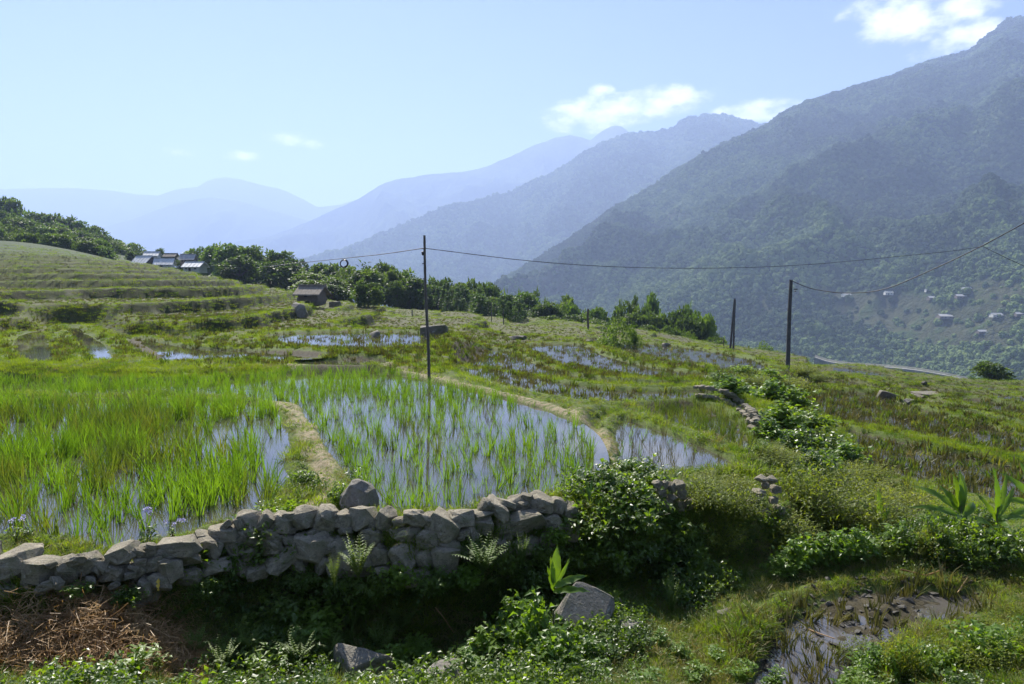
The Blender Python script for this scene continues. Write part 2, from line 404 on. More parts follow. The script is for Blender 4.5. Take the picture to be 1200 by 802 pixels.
CB = ctrl(SHARED + B_PTS + [(930, 500, 19), (900, 560, 13)], around + drops + near)
class Field:
    def __init__(s, P, c=.06):
        s.a, s.l = polar(P[:, 0], P[:, 1]); s.c = c
        val = (P[:, 2] - CAM_Z) / np.hypot(P[:, 0], P[:, 1])
        K = s.k(s.a, s.l); n = len(P)
        A = np.zeros((n + 1, n + 1)); A[:n, :n] = K - 1e-3 * np.eye(n) * 0; A[:n, n] = 1; A[n, :n] = 1
        s.w = np.linalg.solve(A, np.append(val, 0))
    def k(s, a, l):
        da = (np.asarray(a)[..., None] - s.a); da = (da + np.pi) % (2 * np.pi) - np.pi
        dl = (np.asarray(l)[..., None] - s.l) * .8
        return -np.sqrt(da ** 2 + dl ** 2 + s.c ** 2)
    def __call__(s, x, y):
        a, l = polar(x, y); sh = a.shape; a, l = a.ravel(), l.ravel(); out = np.empty(len(a))
        for i in range(0, len(a), 40000):
            out[i:i + 40000] = s.k(a[i:i + 40000], l[i:i + 40000]) @ s.w[:-1] + s.w[-1]
        return CAM_Z + out.reshape(sh) * np.hypot(x, y)
FA, FB = Field(CA), Field(CB)

EDGE_PX = [(-260, 662), (-60, 655), (0, 657), (60, 668), (130, 655), (200, 645), (260, 622), (350, 612), (430, 610), (490, 615), (540, 612), (600, 597), (665, 592), (720, 580), (790, 572), (870, 565), (912, 556), (938, 530), (945, 500)]
EDGE = np.array([px_plane(u, v, .05)[:2] for u, v in EDGE_PX])
EDGE_SIDE = np.vstack([EDGE, [[345 / 800 * 900, 900], [-1500, 900], [-1500, EDGE[0][1]]]])   # polygon of the upper side

class Paddy:
    def __init__(s, name, px, z, depth=.09, bund=.12, bw=.35, noise=.03, poly=None):
        s.name, s.z, s.depth, s.bund, s.bw, s.noise = name, z, depth, bund, bw, noise
        s.poly = smooth_poly([px_plane(u, v, z)[:2] for u, v in px], 2)
PADDIES = [
 Paddy('pond', [(-260, 447), (-60, 447), (100, 446), (250, 446), (330, 439), (360, 435), (430, 434), (480, 440), (520, 450), (580, 463), (640, 479), (690, 503), (706, 530), (703, 560), (672, 578), (640, 588), (600, 592), (550, 604), (490, 612), (448, 612), (430, 600), (418, 585), (405, 560), (392, 545), (377, 520), (364, 498), (350, 480), (335, 471), (250, 464), (120, 464), (-60, 466), (-260, 466)], 0, .12, .10, .3),
 Paddy('left_paddy', [(-260, 474), (120, 470), (250, 470), (320, 475), (334, 500), (341, 530), (336, 560), (326, 590), (300, 608), (250, 616), (215, 628), (160, 643), (110, 650), (85, 640), (40, 628), (-260, 640)], 0, .10, .07, .25),
 Paddy('side_pond', [(722, 490), (745, 494), (780, 506), (820, 520), (855, 536), (872, 549), (850, 556), (795, 563), (745, 563), (722, 545), (716, 515)], -.28, .10, .14, .3),
 Paddy('strip_paddy', [(742, 480), (790, 474), (830, 474), (862, 490), (885, 512), (893, 530), (868, 530), (820, 508), (780, 494)], -.24, .06, .08, .25, .05),
 Paddy('stubble_paddy', [(522, 436), (560, 430), (620, 441), (690, 454), (760, 459), (830, 456), (852, 461), (800, 469), (745, 473), (690, 472), (630, 463), (572, 449)], -.16, .08, .08, .2, .03),
 Paddy('stubble_paddy', [(510, 424), (550, 411), (596, 408), (634, 428), (678, 442), (760, 449), (842, 447), (842, 451), (760, 454), (700, 451), (606, 440)], -.26, .08, .08, .2, .03),
 Paddy('stubble_paddy', [(606, 405), (650, 402), (686, 403), (716, 420), (786, 434), (852, 441), (850, 444), (765, 444), (684, 437), (645, 424)], -.5, .08, .08, .22, .03),
 Paddy('stubble_paddy', [(696, 402), (760, 402), (830, 410), (898, 424), (903, 435), (858, 437), (792, 429), (726, 416)], -1.45, .08, .08, .25, .03),
 Paddy('wet_paddy', [(140, 398), (170, 396), (200, 404), (250, 410), (330, 412), (392, 416), (372, 421), (300, 422), (230, 426), (190, 428), (150, 416)], .22, .09, .12, .4, .045),
 Paddy('wet_paddy', [(15, 392), (50, 388), (62, 400), (66, 420), (40, 429), (8, 418)], .36, .09, .12, .35, .06),
 Paddy('wet_paddy', [(330, 428), (350, 424), (430, 420), (478, 424), (440, 430), (380, 431)], .13, .09, .1, .25, .05),
 Paddy('wet_paddy', [(72, 384), (92, 382), (105, 392), (126, 402), (138, 418), (130, 427), (108, 424), (90, 406)], .28, .09, .12, .4, .045),
 Paddy('stubble_paddy', [(300, 392), (400, 388), (480, 388), (530, 394), (500, 406), (440, 412), (380, 410), (320, 404)], .3, .08, .1, .4, .03),
 Paddy('right_paddy', [(926, 470), (942, 463), (1000, 457), (1036, 461), (1075, 477), (1130, 491), (1250, 520), (1400, 556), (1400, 590), (1250, 548), (1150, 528), (1080, 512), (1020, 500), (960, 491), (938, 483)], -1.85, .08, .12, .35, .035),
 Paddy('right_paddy', [(985, 499), (1030, 511), (1090, 523), (1160, 538), (1260, 562), (1400, 600), (1400, 640), (1260, 612), (1180, 590), (1110, 573), (1050, 563), (1012, 547), (995, 522)], -1.8, .08, .10, .3, .035),
 Paddy('right_paddy', [(1085, 477), (1130, 481), (1250, 509), (1400, 542), (1400, 556), (1250, 519), (1140, 492)], -2.3, .08, .12, .3, .035),
 Paddy('right_paddy', [(1100, 463), (1150, 467), (1250, 487), (1400, 516), (1400, 530), (1250, 501), (1150, 478)], -2.75, .08, .12, .3, .035),
 Paddy('mud_puddle', [(866, 786), (886, 756), (915, 730), (950, 706), (985, 690), (1040, 684), (1100, 688), (1150, 690), (1165, 714), (1110, 726), (1075, 738), (1050, 760), (1030, 785), (1000, 810), (950, 830), (860, 830)], -.93, .045, .10, .3, .11),
]

def ground_eval(x, y):
    sdE = sd_poly(x, y, EDGE_SIDE)
    r = np.hypot(x, y)
    a = FA(x, y); b = FB(x, y)
    # terraces: the smooth slope cut into level steps with a raised lip
    u_ = 600 + F * np.tan(np.clip(np.arctan2(x, np.maximum(y, .01)), -1.2, 1.2))
    zone = np.maximum(sstep(560, 430, u_) * sstep(19.5, 23, y), sstep(24, 30, y) * .9)
    zone = np.maximum(zone, sstep(930, 990, u_) * sstep(13, 15, y)) * (1 - sstep(120, 150, r)) * (y > 0)
    near_p = np.full(x.shape, 1e9)
    for p in PADDIES[4:]: near_p = np.minimum(near_p, -sd_poly(x, y, p.poly))
    zone = zone * sstep(.3, 3.0, near_p)
    s_ = .62
    def terr(h):
        q = h / s_ + .62 * fbm(x * .035, y * .07, 2, 5) + .08 * fbm(x * .5, y * .5, 2, 9)
        k = np.floor(q); f = q - k
        lip = np.clip(np.exp(-((f - .03) / .035) ** 2) + np.exp(-((f - 1.0) / .018) ** 2), 0, 1)
        z = s_ * (k + .47 + .05 * f + .95 * sstep(.93, .985, f)) + (.06 + .2 * np.clip(.5 + fbm(x * .12, y * .12, 2, 140), 0, 1)) * lip
        return z, sstep(.90, .935, f) * (f < .992), lip, k
    ta, ra, la, ka = terr(a); tb, rb, lb, kb = terr(b)
    a2 = a + (ta - a) * zone; b2 = b + (tb - b) * zone
    m = sstep(-.42, -.08, sdE + .08 * fbm(x * 2, y * 2, 2, 4))
    z = b2 + (a2 - b2) * m
    rk = np.where(m > .5, ra, rb) * zone; kk = np.where(m > .5, ka, kb); lipk = np.where(m > .5, la, lb) * zone
    flat = (1 - np.maximum(rk, lipk)) * zone
    level = s_ * (kk + .47)
    z = z + .05 * fbm(x * 1.3, y * 1.3, 4, 21) * (1 - sstep(60, 150, r)) + .022 * fbm(x * 5, y * 5, 3, 31) * sstep(40, 20, r)
    pad = np.full(x.shape, -1); field = sstep(19.5, 24, y) * (1 - lipk) * (1 - rk) * (1 - flat) * np.clip(.75 + .9 * fbm(x * .16, y * .16, 3, 130), .2, 1)
    grass = np.clip(.85 * (1 - flat) * (1 - .6 * field) + .38 * flat, 0, 1); flat = np.maximum(flat, .7 * field); wet = np.zeros(x.shape); edge = np.zeros(x.shape)
    hk = np.modf(np.abs(np.sin(kk * 12.9898) * 43758.5453))[0]
    wet = np.maximum(wet, flat * (hk > .55) * .35 * (y > 26))
    for i, p in enumerate(PADDIES):
        w = .12 * fbm(x * 1.1, y * 1.1, 3, 40 + i)
        sd = sd_poly(x, y, p.poly) + w
        sc_ = max(1.0, p.poly[:, 1].mean() / 14)
        inner = sstep(0, .22 * sc_, sd); bw = p.bw * sc_
        out_m = sstep(-bw * 2.4, -bw * .9, sd)
        bundz = p.z + p.bund * np.exp(-((sd + bw * .5) / (bw * .55)) ** 2) + .02 * fbm(x * 4, y * 4, 2, 60)
        floor = p.z - p.depth + p.noise * 1.4 * fbm(x * 1.6, y * 1.6, 4, 70 + i)
        tgt = np.where(sd > 0, bundz * (1 - inner) + floor * inner, bundz)
        dropm = m if (p.name in ('pond', 'left_paddy', 'side_pond')) else 1.0   # the walled edge falls straight into the ditch
        k_ = out_m * dropm
        z = z * (1 - k_) + tgt * k_
        ins = sd > .02
        pad = np.where(ins, i, pad); ins2 = sd > .13 * sc_; wet = np.where(ins2, 1.0, np.where(ins, 0, wet)); grass = np.where(ins2, 0, np.where(ins, .8, grass))
        e = np.exp(-((sd + bw * .45) / (bw * .5)) ** 2)
        edge = np.maximum(edge, np.where(ins, 0, e)); grass = np.where((~ins) & (e > .3), .9, grass)
    rk = np.where(pad >= 0, 0, rk); flat = np.where(pad >= 0, 0, flat)
    return z, grass, wet, pad, kk, rk, flat, sdE, m, lipk, level, hk

# log-polar sheet: fine towards the fields, coarse behind
th = np.concatenate([np.linspace(-180, -60, 25)[:-1], np.linspace(-60, -43, 40)[:-1], np.linspace(-43, 43, 640), np.linspace(43, 60, 40)[1:], np.linspace(60, 180, 25)[1:]])
th = R(1) * th
rr = np.concatenate([[.25, .8, 1.6, 2.4, 3.2], np.geomspace(4.0, 150, 560), np.geomspace(153, 900, 70)])
TH, RR = np.meshgrid(th, rr, indexing='ij')
GX, GY = RR * np.sin(TH), RR * np.cos(TH)
GZ, GG, GW, GP, GK, GR, GFL, GSD, GM, GL, GLEV, GHK = ground_eval(GX, GY)
# far part: valley side falls away below the field edge, forested shoulder on the left
uu = 600 + F * np.tan(np.clip(TH, -1.2, 1.2))
far = sstep(180, 260, RR)
slope = np.where(uu > 330, -.30, -.02)
slope = -.02 + (-.28) * sstep(150, 420, uu)
i0 = np.argmin(np.abs(rr - 220)); z0 = GZ[:, i0][:, None]
zfar = z0 + slope * (RR - 220) + 6 * fbm(GX * .012, GY * .012, 4, 80) * sstep(220, 400, RR)
zfar = np.maximum(zfar, -135 + 8 * fbm(GX * .01, GY * .01, 3, 81))
GZ = np.where(RR > 220, zfar, GZ)
GZ = np.maximum(GZ, -140)
SC = sstep(105, 150, RR) * np.ones_like(GZ)
# worn dirt paths on two bunds
PATHS = [[(330, 470), (350, 482), (362, 500), (372, 522), (380, 545), (385, 575), (360, 590)], [(345, 432), (420, 428), (470, 433), (520, 444), (590, 460), (640, 474), (700, 492), (715, 520), (725, 550)], [(640, 476), (690, 488), (712, 510), (716, 545)]]
GPATH = np.zeros_like(GZ)
for pl in PATHS:
    d = d_line(GX, GY, np.array([px_plane(u, v, .08)[:2] for u, v in pl]))
    GPATH = np.maximum(GPATH, sstep(.46, .08, d + .2 * fbm(GX * 1.5, GY * 1.5, 3, 90)) * (GP < 0))
nt, nr = GZ.shape
idx = np.arange(nt * nr).reshape(nt, nr)
quads = np.stack([idx[:-1, :-1], idx[:-1, 1:], idx[1:, 1:], idx[1:, :-1]], -1).reshape(-1, 4)
wrap = np.stack([idx[-1, :-1], idx[-1, 1:], idx[0, 1:], idx[0, :-1]], -1)[:, [0, 1, 2, 3]]
GV = np.stack([GX, GY, GZ], -1).reshape(-1, 3)
cen = np.array([[0, 0, 1.2]])
fan = np.array([(nt * nr, idx[i, 0], idx[(i + 1) % nt, 0]) for i in range(nt - 1)])
gme = make_mesh('ground', np.vstack([GV, cen]), [quads, fan], M['ground'], True,
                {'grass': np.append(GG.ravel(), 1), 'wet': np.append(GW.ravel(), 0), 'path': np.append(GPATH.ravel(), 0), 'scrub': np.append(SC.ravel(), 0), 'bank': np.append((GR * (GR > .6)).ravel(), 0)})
ground = tag(link('ground', gme), kind='structure', label='terraced hillside of grassy bunds and muddy rice paddies')
sel = quads[(np.abs(TH[:-1, :-1]).ravel() < R(60))]
BVH = BVHTree.FromPolygons([tuple(v) for v in GV], [tuple(q) for q in sel.tolist()])
def gz(x, y):
    h = BVH.ray_cast(Vector((x, y, 400)), Vector((0, 0, -1)))
    return h[0].z if h[0] else 0.0
def at(u, v, fallback=80):
    d = Vector(pxdir(u, v)).normalized()
    h = BVH.ray_cast(Vector((0, 0, CAM_Z)), d)
    return h[0] if h[0] else Vector(px_depth(u, v, fallback))

# water sheets: one per paddy, flat, reaching just past the waterline under the bund
def water_sheet(name, poly, z, mat, label):
    poly = np.asarray(poly); c = poly.mean(0)
    n = len(poly); d = np.roll(poly, -1, 0) - np.roll(poly, 1, 0); nrm = np.stack([d[:, 1], -d[:, 0]], 1); nrm /= np.linalg.norm(nrm, axis=1)[:, None]
    area = .5 * np.sum(poly[:, 0] * np.roll(poly[:, 1], -1) - np.roll(poly[:, 0], -1) * poly[:, 1])
    P = poly + nrm * (.12 if area > 0 else -.12)
    me = bpy.data.meshes.new(name); bm = bmesh.new()
    f = bm.faces.new([bm.verts.new((x, y, z)) for x, y in P]); bmesh.ops.triangulate(bm, faces=[f])
    bmesh.ops.recalc_face_normals(bm, faces=bm.faces)
    for f in bm.faces:
        if f.normal.z < 0: f.normal_flip()
    bm.to_mesh(me); bm.free(); me.materials.append(mat)
    return tag(link(name, me), label, kind='structure')
WL = {'pond': 'flooded paddy mirroring the sky behind the stone wall', 'left_paddy': 'shallow water among dense rice on the left', 'side_pond': 'small flooded paddy right of the weedy bund', 'strip_paddy': 'wet strip above the small paddy',
      'stubble_paddy': 'water between rows of cut rice stubble', 'wet_paddy': 'bright wet patch on the left terraces', 'right_paddy': 'shallow water on the curved right terrace', 'mud_puddle': 'muddy puddle in the right foreground'}
for p in PADDIES:
    dz = {'stubble_paddy': -.02, 'right_paddy': -.05, 'strip_paddy': -.04, 'mud_puddle': -.04, 'wet_paddy': -.005}.get(p.name, 0)
    water_sheet('muddy_water' if p.name == 'mud_puddle' else 'water', p.poly, p.z + dz, M['mudwater'] if p.name == 'mud_puddle' else M['water'], WL[p.name])
# water lying on the wetter terrace levels
wetq = (GFL > .9) & (GHK > .45) & (GY > 22) & (RR < 110) & (np.abs(GZ - GLEV) < .16)
wq = wetq[:-1, :-1] & wetq[1:, :-1] & wetq[:-1, 1:] & wetq[1:, 1:]
wf = quads[wq.ravel()]
ui, inv = np.unique(wf, return_inverse=True)
WVv = GV[ui].copy(); WVv[:, 2] = GLEV.ravel()[ui] + .025
tag(link('terrace_water', make_mesh('terrace_water', WVv, [inv.reshape(-1, 4)[:, ::-1]], M['water'])), 'thin water lying on the wetter terrace levels', kind='structure')

# ------------------------------------------------------------------ scattering (only for what nobody could count)
def scatter(name, P, rot, scl, protos, label, cat, idx=None, parent=None, tint=None):
    """one object whose points carry plants of the given meshes"""
    c = bpy.data.collections.new(name + ' sources')
    for i, me in enumerate(protos):
        c.objects.link(bpy.data.objects.new('%s_source_%02d' % (name, i), me))
    P = np.asarray(P, np.float32); n = len(P)
    me = bpy.data.meshes.new(name); me.vertices.add(n); me.vertices.foreach_set('co', P.ravel())
    def fa(nm, typ, arr, key='vector'):
        a = me.attributes.new(nm, typ, 'POINT'); a.data.foreach_set(key, np.ascontiguousarray(arr).ravel())
    fa('rot', 'FLOAT_VECTOR', np.asarray(rot, np.float32)); s3 = np.asarray(scl, np.float32)
    if s3.ndim == 1: s3 = np.repeat(s3[:, None], 3, 1)
    fa('scl', 'FLOAT_VECTOR', s3)
    if idx is None: idx = rng.integers(0, len(protos), n)
    fa('idx', 'INT', np.asarray(idx, np.int32), 'value')
    fa('tint', 'FLOAT', np.asarray(tint if tint is not None else rng.random(n), np.float32), 'value')
    o = link(name, me, parent)
    ng = bpy.data.node_groups.new(name + ' scatter', 'GeometryNodeTree')
    ng.interface.new_socket('Geometry', in_out='INPUT', socket_type='NodeSocketGeometry'); ng.interface.new_socket('Geometry', in_out='OUTPUT', socket_type='NodeSocketGeometry')
    N, L = ng.nodes, ng.links
    gi, go = N.new('NodeGroupInput'), N.new('NodeGroupOutput')
    ci = N.new('GeometryNodeCollectionInfo'); ci.inputs['Collection'].default_value = c
    ci.inputs['Separate Children'].default_value = True; ci.inputs['Reset Children'].default_value = True
    ip = N.new('GeometryNodeInstanceOnPoints'); ip.inputs['Pick Instance'].default_value = True
    def na(nm, t):
        x = N.new('GeometryNodeInputNamedAttribute'); x.data_type = t; x.inputs['Name'].default_value = nm
        return [q for q in x.outputs if q.enabled and q.name == 'Attribute'][0]
    L.new(gi.outputs[0], ip.inputs['Points']); L.new(ci.outputs[0], ip.inputs['Instance'])
    L.new(na('idx', 'INT'), ip.inputs['Instance Index']); L.new(na('scl', 'FLOAT_VECTOR'), ip.inputs['Scale'])
    er = N.new('FunctionNodeEulerToRotation'); L.new(na('rot', 'FLOAT_VECTOR'), er.inputs[0]); L.new(er.outputs[0], ip.inputs['Rotation'])
    L.new(ip.outputs[0], go.inputs[0])
    md = o.modifiers.new('scatter', 'NODES'); md.node_group = ng
    return tag(o, label, cat, kind='stuff')

def rots(n, tilt=.12):
    return np.stack([rng.normal(0, tilt, n), rng.normal(0, tilt, n), rng.uniform(0, 6.283, n)], 1)

# ------------------------------------------------------------------ mountains
def mountain_mat(name, kind):
    t = NT(name); p = t.pos()
    n1 = t.noise(.004, 6, .6, p); n2 = t.noise(.03, 6, .65, p); n3 = t.noise(.16, 4, .7, p)
    v = t.new('ShaderNodeTexVoronoi', {'Scale': .085}); t.l.new(p, v.inputs['Vector'])
    f = t.math('ADD', t.math('MULTIPLY', n1, .55), t.math('MULTIPLY', n2, .45))
    col = t.ramp(f, [(.36, (.03, .05, .022)), (.5, (.055, .08, .03)), (.62, (.095, .13, .042))])
    col = t.mix(t.mr(n3, .4, .75, 0, .55), col, (.018, .028, .012))
    if kind == 'near':
        cl = t.attr('clear')
        field = t.ramp(n2, [(.35, (.045, .055, .027)), (.5, (.06, .065, .034)), (.65, (.05, .078, .028))])
        col = t.mix(cl, col, field)
        sc = t.attr('scree'); col = t.mix(sc, col, (.24, .2, .15))
    h = t.math('ADD', t.math('MULTIPLY', n2, 6.0), t.math('ADD', t.math('MULTIPLY', n3, 2.0), t.math('MULTIPLY', v.outputs['Distance'], -.25)))
    b = t.new('ShaderNodeBump', {'Strength': 1.0, 'Distance': 2.5, 'Height': h})
    d = t.new('ShaderNodeBsdfPrincipled', {'Base Color': col, 'Roughness': 1.0, 'Specular IOR Level': .05}); t.l.new(b.outputs[0], d.inputs['Normal'])
    return t.done(d.outputs[0])
M['mtn'] = mountain_mat('forested mountain', 'near'); M['mtn_far'] = mountain_mat('far mountain', 'far')

def ridge_interp(pts, us):
    pts = np.array(pts, float); us = np.asarray(us, float)
    return np.stack([np.interp(us, pts[:, 0], pts[:, i]) for i in range(1, pts.shape[1])], 1)

def mountain(ridge, u0, u1, nu, foot_d, foot_z, nt_, amp, wav, skyamp, mat, label, power=1.15, back=.5, seed=0, extra=None):
    """ridge: (column, row, distance) of the skyline; the face slopes from it down to the valley floor"""
    us = np.linspace(u0, u1, nu)
    rd = ridge_interp(ridge, us)
    ker = np.exp(-np.linspace(-2, 2, 5) ** 2); ker /= ker.sum()
    D = rd[:, 1]
    ux = np.array([pxdir(u, v)[0] / pxdir(u, v)[1] for u, v in zip(us, rd[:, 0])]); uz = np.array([pxdir(u, v)[2] / pxdir(u, v)[1] for u, v in zip(us, rd[:, 0])])
    fd = np.interp(us, *np.array(foot_d, float).T); fz = np.interp(us, *np.array(foot_z, float).T)
    t = np.concatenate([np.linspace(0, 1, nt_), 1 + np.linspace(0, back, 24)[1:]])
    T, _ = np.meshgrid(t, us)
    fd, fz, D_, ux_, uz_ = (q[:, None] for q in (fd, fz, D, ux, uz))
    Y = fd + (D_ - fd) * T
    X = ux_ * Y
    zr = CAM_Z + uz_ * D_
    tc = np.minimum(T, 1)
    Z = fz + (zr - fz) * tc ** power
    Z = np.where(T > 1, zr - (zr - fz) * (T - 1) / back * .9, Z)
    env = np.sin(np.pi * np.clip(tc, 0, 1)) ** .7
    sx, sy = X / wav, Y / wav
    wx = X + wav * .35 * fbm(X / wav * .8, Y / wav * .8, 3, seed + 3)
    n = (ridged(wx / wav, Y / (wav * 1.7), 5, seed) - .55) * 2
    n2 = fbm(X / (wav * .22), Y / (wav * .3), 5, seed + 11)
    Z = Z + env * amp * (n + .35 * n2) + skyamp * fbm(X / (wav * .12), Y / (wav * .12), 4, seed + 20, .6)
    V = np.stack([X, Y, Z], -1)
    a, b = Z.shape; ix = np.arange(a * b).reshape(a, b)
    q = np.stack([ix[:-1, :-1], ix[1:, :-1], ix[1:, 1:], ix[:-1, 1:]], -1).reshape(-1, 4)
    at_ = extra(X, Y, Z, T) if extra else None
    me = make_mesh('mountain', V.reshape(-1, 3), [q], mat, True, at_)
    o = tag(link('mountain', me), label, kind='structure')
    return o, V, q, us, t, at_

def near_attrs(X, Y, Z, T):
    u = 600 + F * (X / Y); 
    v = 330 - (Z - CAM_Z) / Y * F
    w = 26 * fbm(X / 90, Y / 90, 4, 55)
    def blob(cu, cv, ru, rv, ang=0):
        a = (u - cu); b = (v - cv); ca, sa = math.cos(ang), math.sin(ang)
        return sstep(1.15, .8, np.sqrt(((a * ca + b * sa) / ru) ** 2 + ((-a * sa + b * ca) / rv) ** 2) + w / 80)
    cl = np.maximum.reduce([blob(1060, 372, 75, 20, .12), blob(1120, 395, 85, 16, .1), blob(1040, 352, 50, 9, .05), blob(1165, 345, 40, 20), blob(1140, 378, 60, 22), blob(1000, 352, 45, 6, .25)])
    cl = np.maximum(cl, .8 * sstep(.25, .42, fbm(X / 210, Y / 260, 4, 77)) * sstep(180, 300, v) * sstep(420, 350, v))
    sc = np.maximum(blob(1010, 432, 60, 7, .1) * .7, .8 * sstep(.52, .6, fbm(X / 60, Y / 120, 3, 78)) * blob(1085, 275, 20, 30))
    return {'clear': cl.ravel(), 'scree': sc.ravel()}

R1 = [(430, 420, 1500), (520, 372, 1650), (560, 350, 1750), (600, 322, 1850), (650, 291, 1950), (700, 258, 2050), (720, 244, 2080), (760, 221, 2140), (800, 196, 2200), (830, 178, 2240), (858, 163, 2280), (880, 154, 2300), (900, 146, 2320), (930, 127, 2350), (960, 116, 2380),
      (1000, 104, 2420), (1040, 90, 2450), (1066, 80, 2480), (1085, 72, 2490), (1110, 66, 2500), (1135, 60, 2510), (1150, 48, 2520), (1165, 36, 2530), (1180, 24, 2540), (1195, 20, 2550), (1215, 24, 2550), (1300, 60, 2550), (1450, 40, 2600), (1700, 90, 2600)]
m1, V1, q1, us1, t1, at1 = mountain(R1, 430, 1640, 620, [(430, 1150), (700, 900), (900, 680), (1150, 560), (1640, 480)], [(430, -150), (1640, -105)], 300, 105, 310, 7, M['mtn'],
    'steep dark forested mountain filling the right of the valley', 1.12, seed=2, extra=near_attrs)
R2 = [(240, 345, 3600), (330, 316, 3650), (350, 311, 3700), (400, 296, 3800), (440, 278, 3850), (475, 262, 3900), (520, 244, 3960), (550, 239, 4000), (600, 224, 4050), (650, 203, 4100), (700, 174, 4150), (740, 159, 4180), (775, 156, 4200), (790, 151, 4200), (797, 145, 4200), (806, 139, 4200), (812, 137, 4200), (818, 141, 4200), (824, 137, 4200), (850, 137, 4200), (880, 145, 4200), (950, 165, 4200), (1100, 190, 4200), (1250, 210, 4200)]
m2 = mountain(R2, 240, 1250, 560, [(240, 2300), (1250, 2500)], [(240, -170), (1250, -170)], 200, 230, 620, 9, M['mtn_far'], 'hazy blue mountain rising behind the nearest slope', 1.1, seed=6)
R3 = [(120, 335, 5600), (200, 304, 5700), (260, 288, 5800), (320, 276, 5900), (370, 256, 6000), (420, 233, 6050), (450, 215, 6100), (465, 210, 6100), (500, 205, 6150), (560, 199, 6200), (600, 183, 6250), (625, 170, 6280), (650, 162, 6300), (668, 158, 6300), (682, 161, 6300), (692, 164, 6300), (705, 154, 6300), (718, 148, 6300), (728, 148, 6300), (742, 159, 6300), (800, 190, 6300), (900, 220, 6300)]
m3 = mountain(R3, 120, 900, 320, [(120, 4400), (900, 4400)], [(120, -200), (900, -200)], 150, 240, 800, 9, M['mtn_far'], 'pale blue two-peaked mountain in the far middle', 1.1, seed=9)
R4 = [(-120, 290, 7200), (60, 282, 7300), (125, 265, 7400), (160, 255, 7400), (200, 240, 7400), (235, 232, 7400), (250, 231, 7400), (280, 236, 7400), (330, 250, 7400), (380, 264, 7400), (460, 290, 7400), (600, 320, 7400)]
m4 = mountain(R4, -120, 600, 240, [(-120, 5600), (600, 5600)], [(-120, -250), (600, -250)], 70, 220, 1000, 8, M['mtn_far'], 'faint lower ridge at the far left of the valley', 1.1, seed=12)
R5 = [(-200, 232, 9000), (0, 222, 9000), (70, 220, 9000), (130, 223, 9000), (160, 228, 9000), (185, 229, 9000), (205, 222, 9000), (232, 219, 9000), (240, 213, 9000), (250, 209, 9000), (265, 208, 9000), (285, 211, 9000), (300, 215, 9000), (330, 222, 9000), (360, 236, 9000), (372, 243, 9000), (400, 240, 9000), (440, 226, 9000), (470, 210, 9000), (520, 215, 9000), (700, 240, 9000)]
m5 = mountain(R5, -200, 700, 260, [(-200, 7600), (700, 7600)], [(-200, -300), (700, -300)], 70, 240, 1200, 10, M['mtn_far'], 'faintest flat-topped mountain on the left horizon', 1.1, seed=15)
# valley floor out to the mountains and beyond
bm = bmesh.new()
bmesh.ops.create_grid(bm, x_segments=40, y_segments=40, size=14000)
me = bpy.data.meshes.new('valley_floor'); bm.to_mesh(me); bm.free(); me.materials.append(M['mtn_far'])
vf = tag(link('valley_floor', me, loc=(0, 0, -310)), 'low forested valley floor under the mountains', kind='structure')

# haze: one closed box of thin bluish air
bm = bmesh.new(); bmesh.ops.create_cube(bm, size=1)
me = bpy.data.meshes.new('haze'); bm.to_mesh(me); bm.free()
hz = link('haze', me, loc=(0, 0, (1480 - 420) / 2)); hz.scale = (30000, 30000, 1900)
t = NT('valley air'); pv = t.new('ShaderNodeVolumePrincipled', {'Color': (.50, .64, 1.0, 1), 'Density': HAZE_D, 'Anisotropy': .2})
t.l.new(pv.outputs[0], t.out.inputs['Volume']); me.materials.append(t.m); tag(hz, 'thin bluish haze filling the valley air', kind='stuff')

# forest on the nearest mountain: one mass of crowns
def crown_blob(seed, sub=3, rough=.3, flat=.9):
    bm = bmesh.new(); bmesh.ops.create_icosphere(bm, subdivisions=sub, radius=1)
    rs = np.random.default_rng(seed)
    V = np.array([v.co[:] for v in bm.verts]); Fc = np.array([[v.index for v in f.verts] for f in bm.faces]); bm.free()
    n = fbm(V[:, 0] * 2.2 + seed * 3, V[:, 1] * 2.2 + V[:, 2] * 1.7, 3, seed) + 1.1 * fbm(V[:, 0] * 5 + V[:, 2] * 3, V[:, 1] * 5 - V[:, 2] * 4, 2, seed + 9) + rs.uniform(-.5, .5, len(V)) * .5
    V = V * (1 + rough * n)[:, None]; V[:, 2] = V[:, 2] * flat + .35
    return V, Fc
def forest_mat():
    t = NT('forest crowns'); p = t.pos()
    rnd = t.new('ShaderNodeObjectInfo').outputs['Random']; ti = t.attr('tint', 'INSTANCER')
    f = t.math('ADD', t.math('MULTIPLY', rnd, .4), t.math('MULTIPLY', ti, .6))
    col = t.ramp(f, [(.12, (.028, .048, .018)), (.4, (.06, .095, .03)), (.62, (.105, .155, .045)), (.88, (.15, .2, .06))])
    b = t.new('ShaderNodeBump', {'Strength': .9, 'Distance': .8, 'Height': t.noise(.9, 3, .7, p)})
    d = t.new('ShaderNodeBsdfPrincipled', {'Base Color': col, 'Roughness': .9, 'Specular IOR Level': .1}); t.l.new(b.outputs[0], d.inputs['Normal'])
    return t.done(d.outputs[0])
M['forest'] = forest_mat()
blobs = [make_mesh('crown_mass', *((lambda vf: (vf[0], [vf[1]]))(crown_blob(i)))) for i in range(5)]
for b in blobs: b.materials.append(M['forest'])
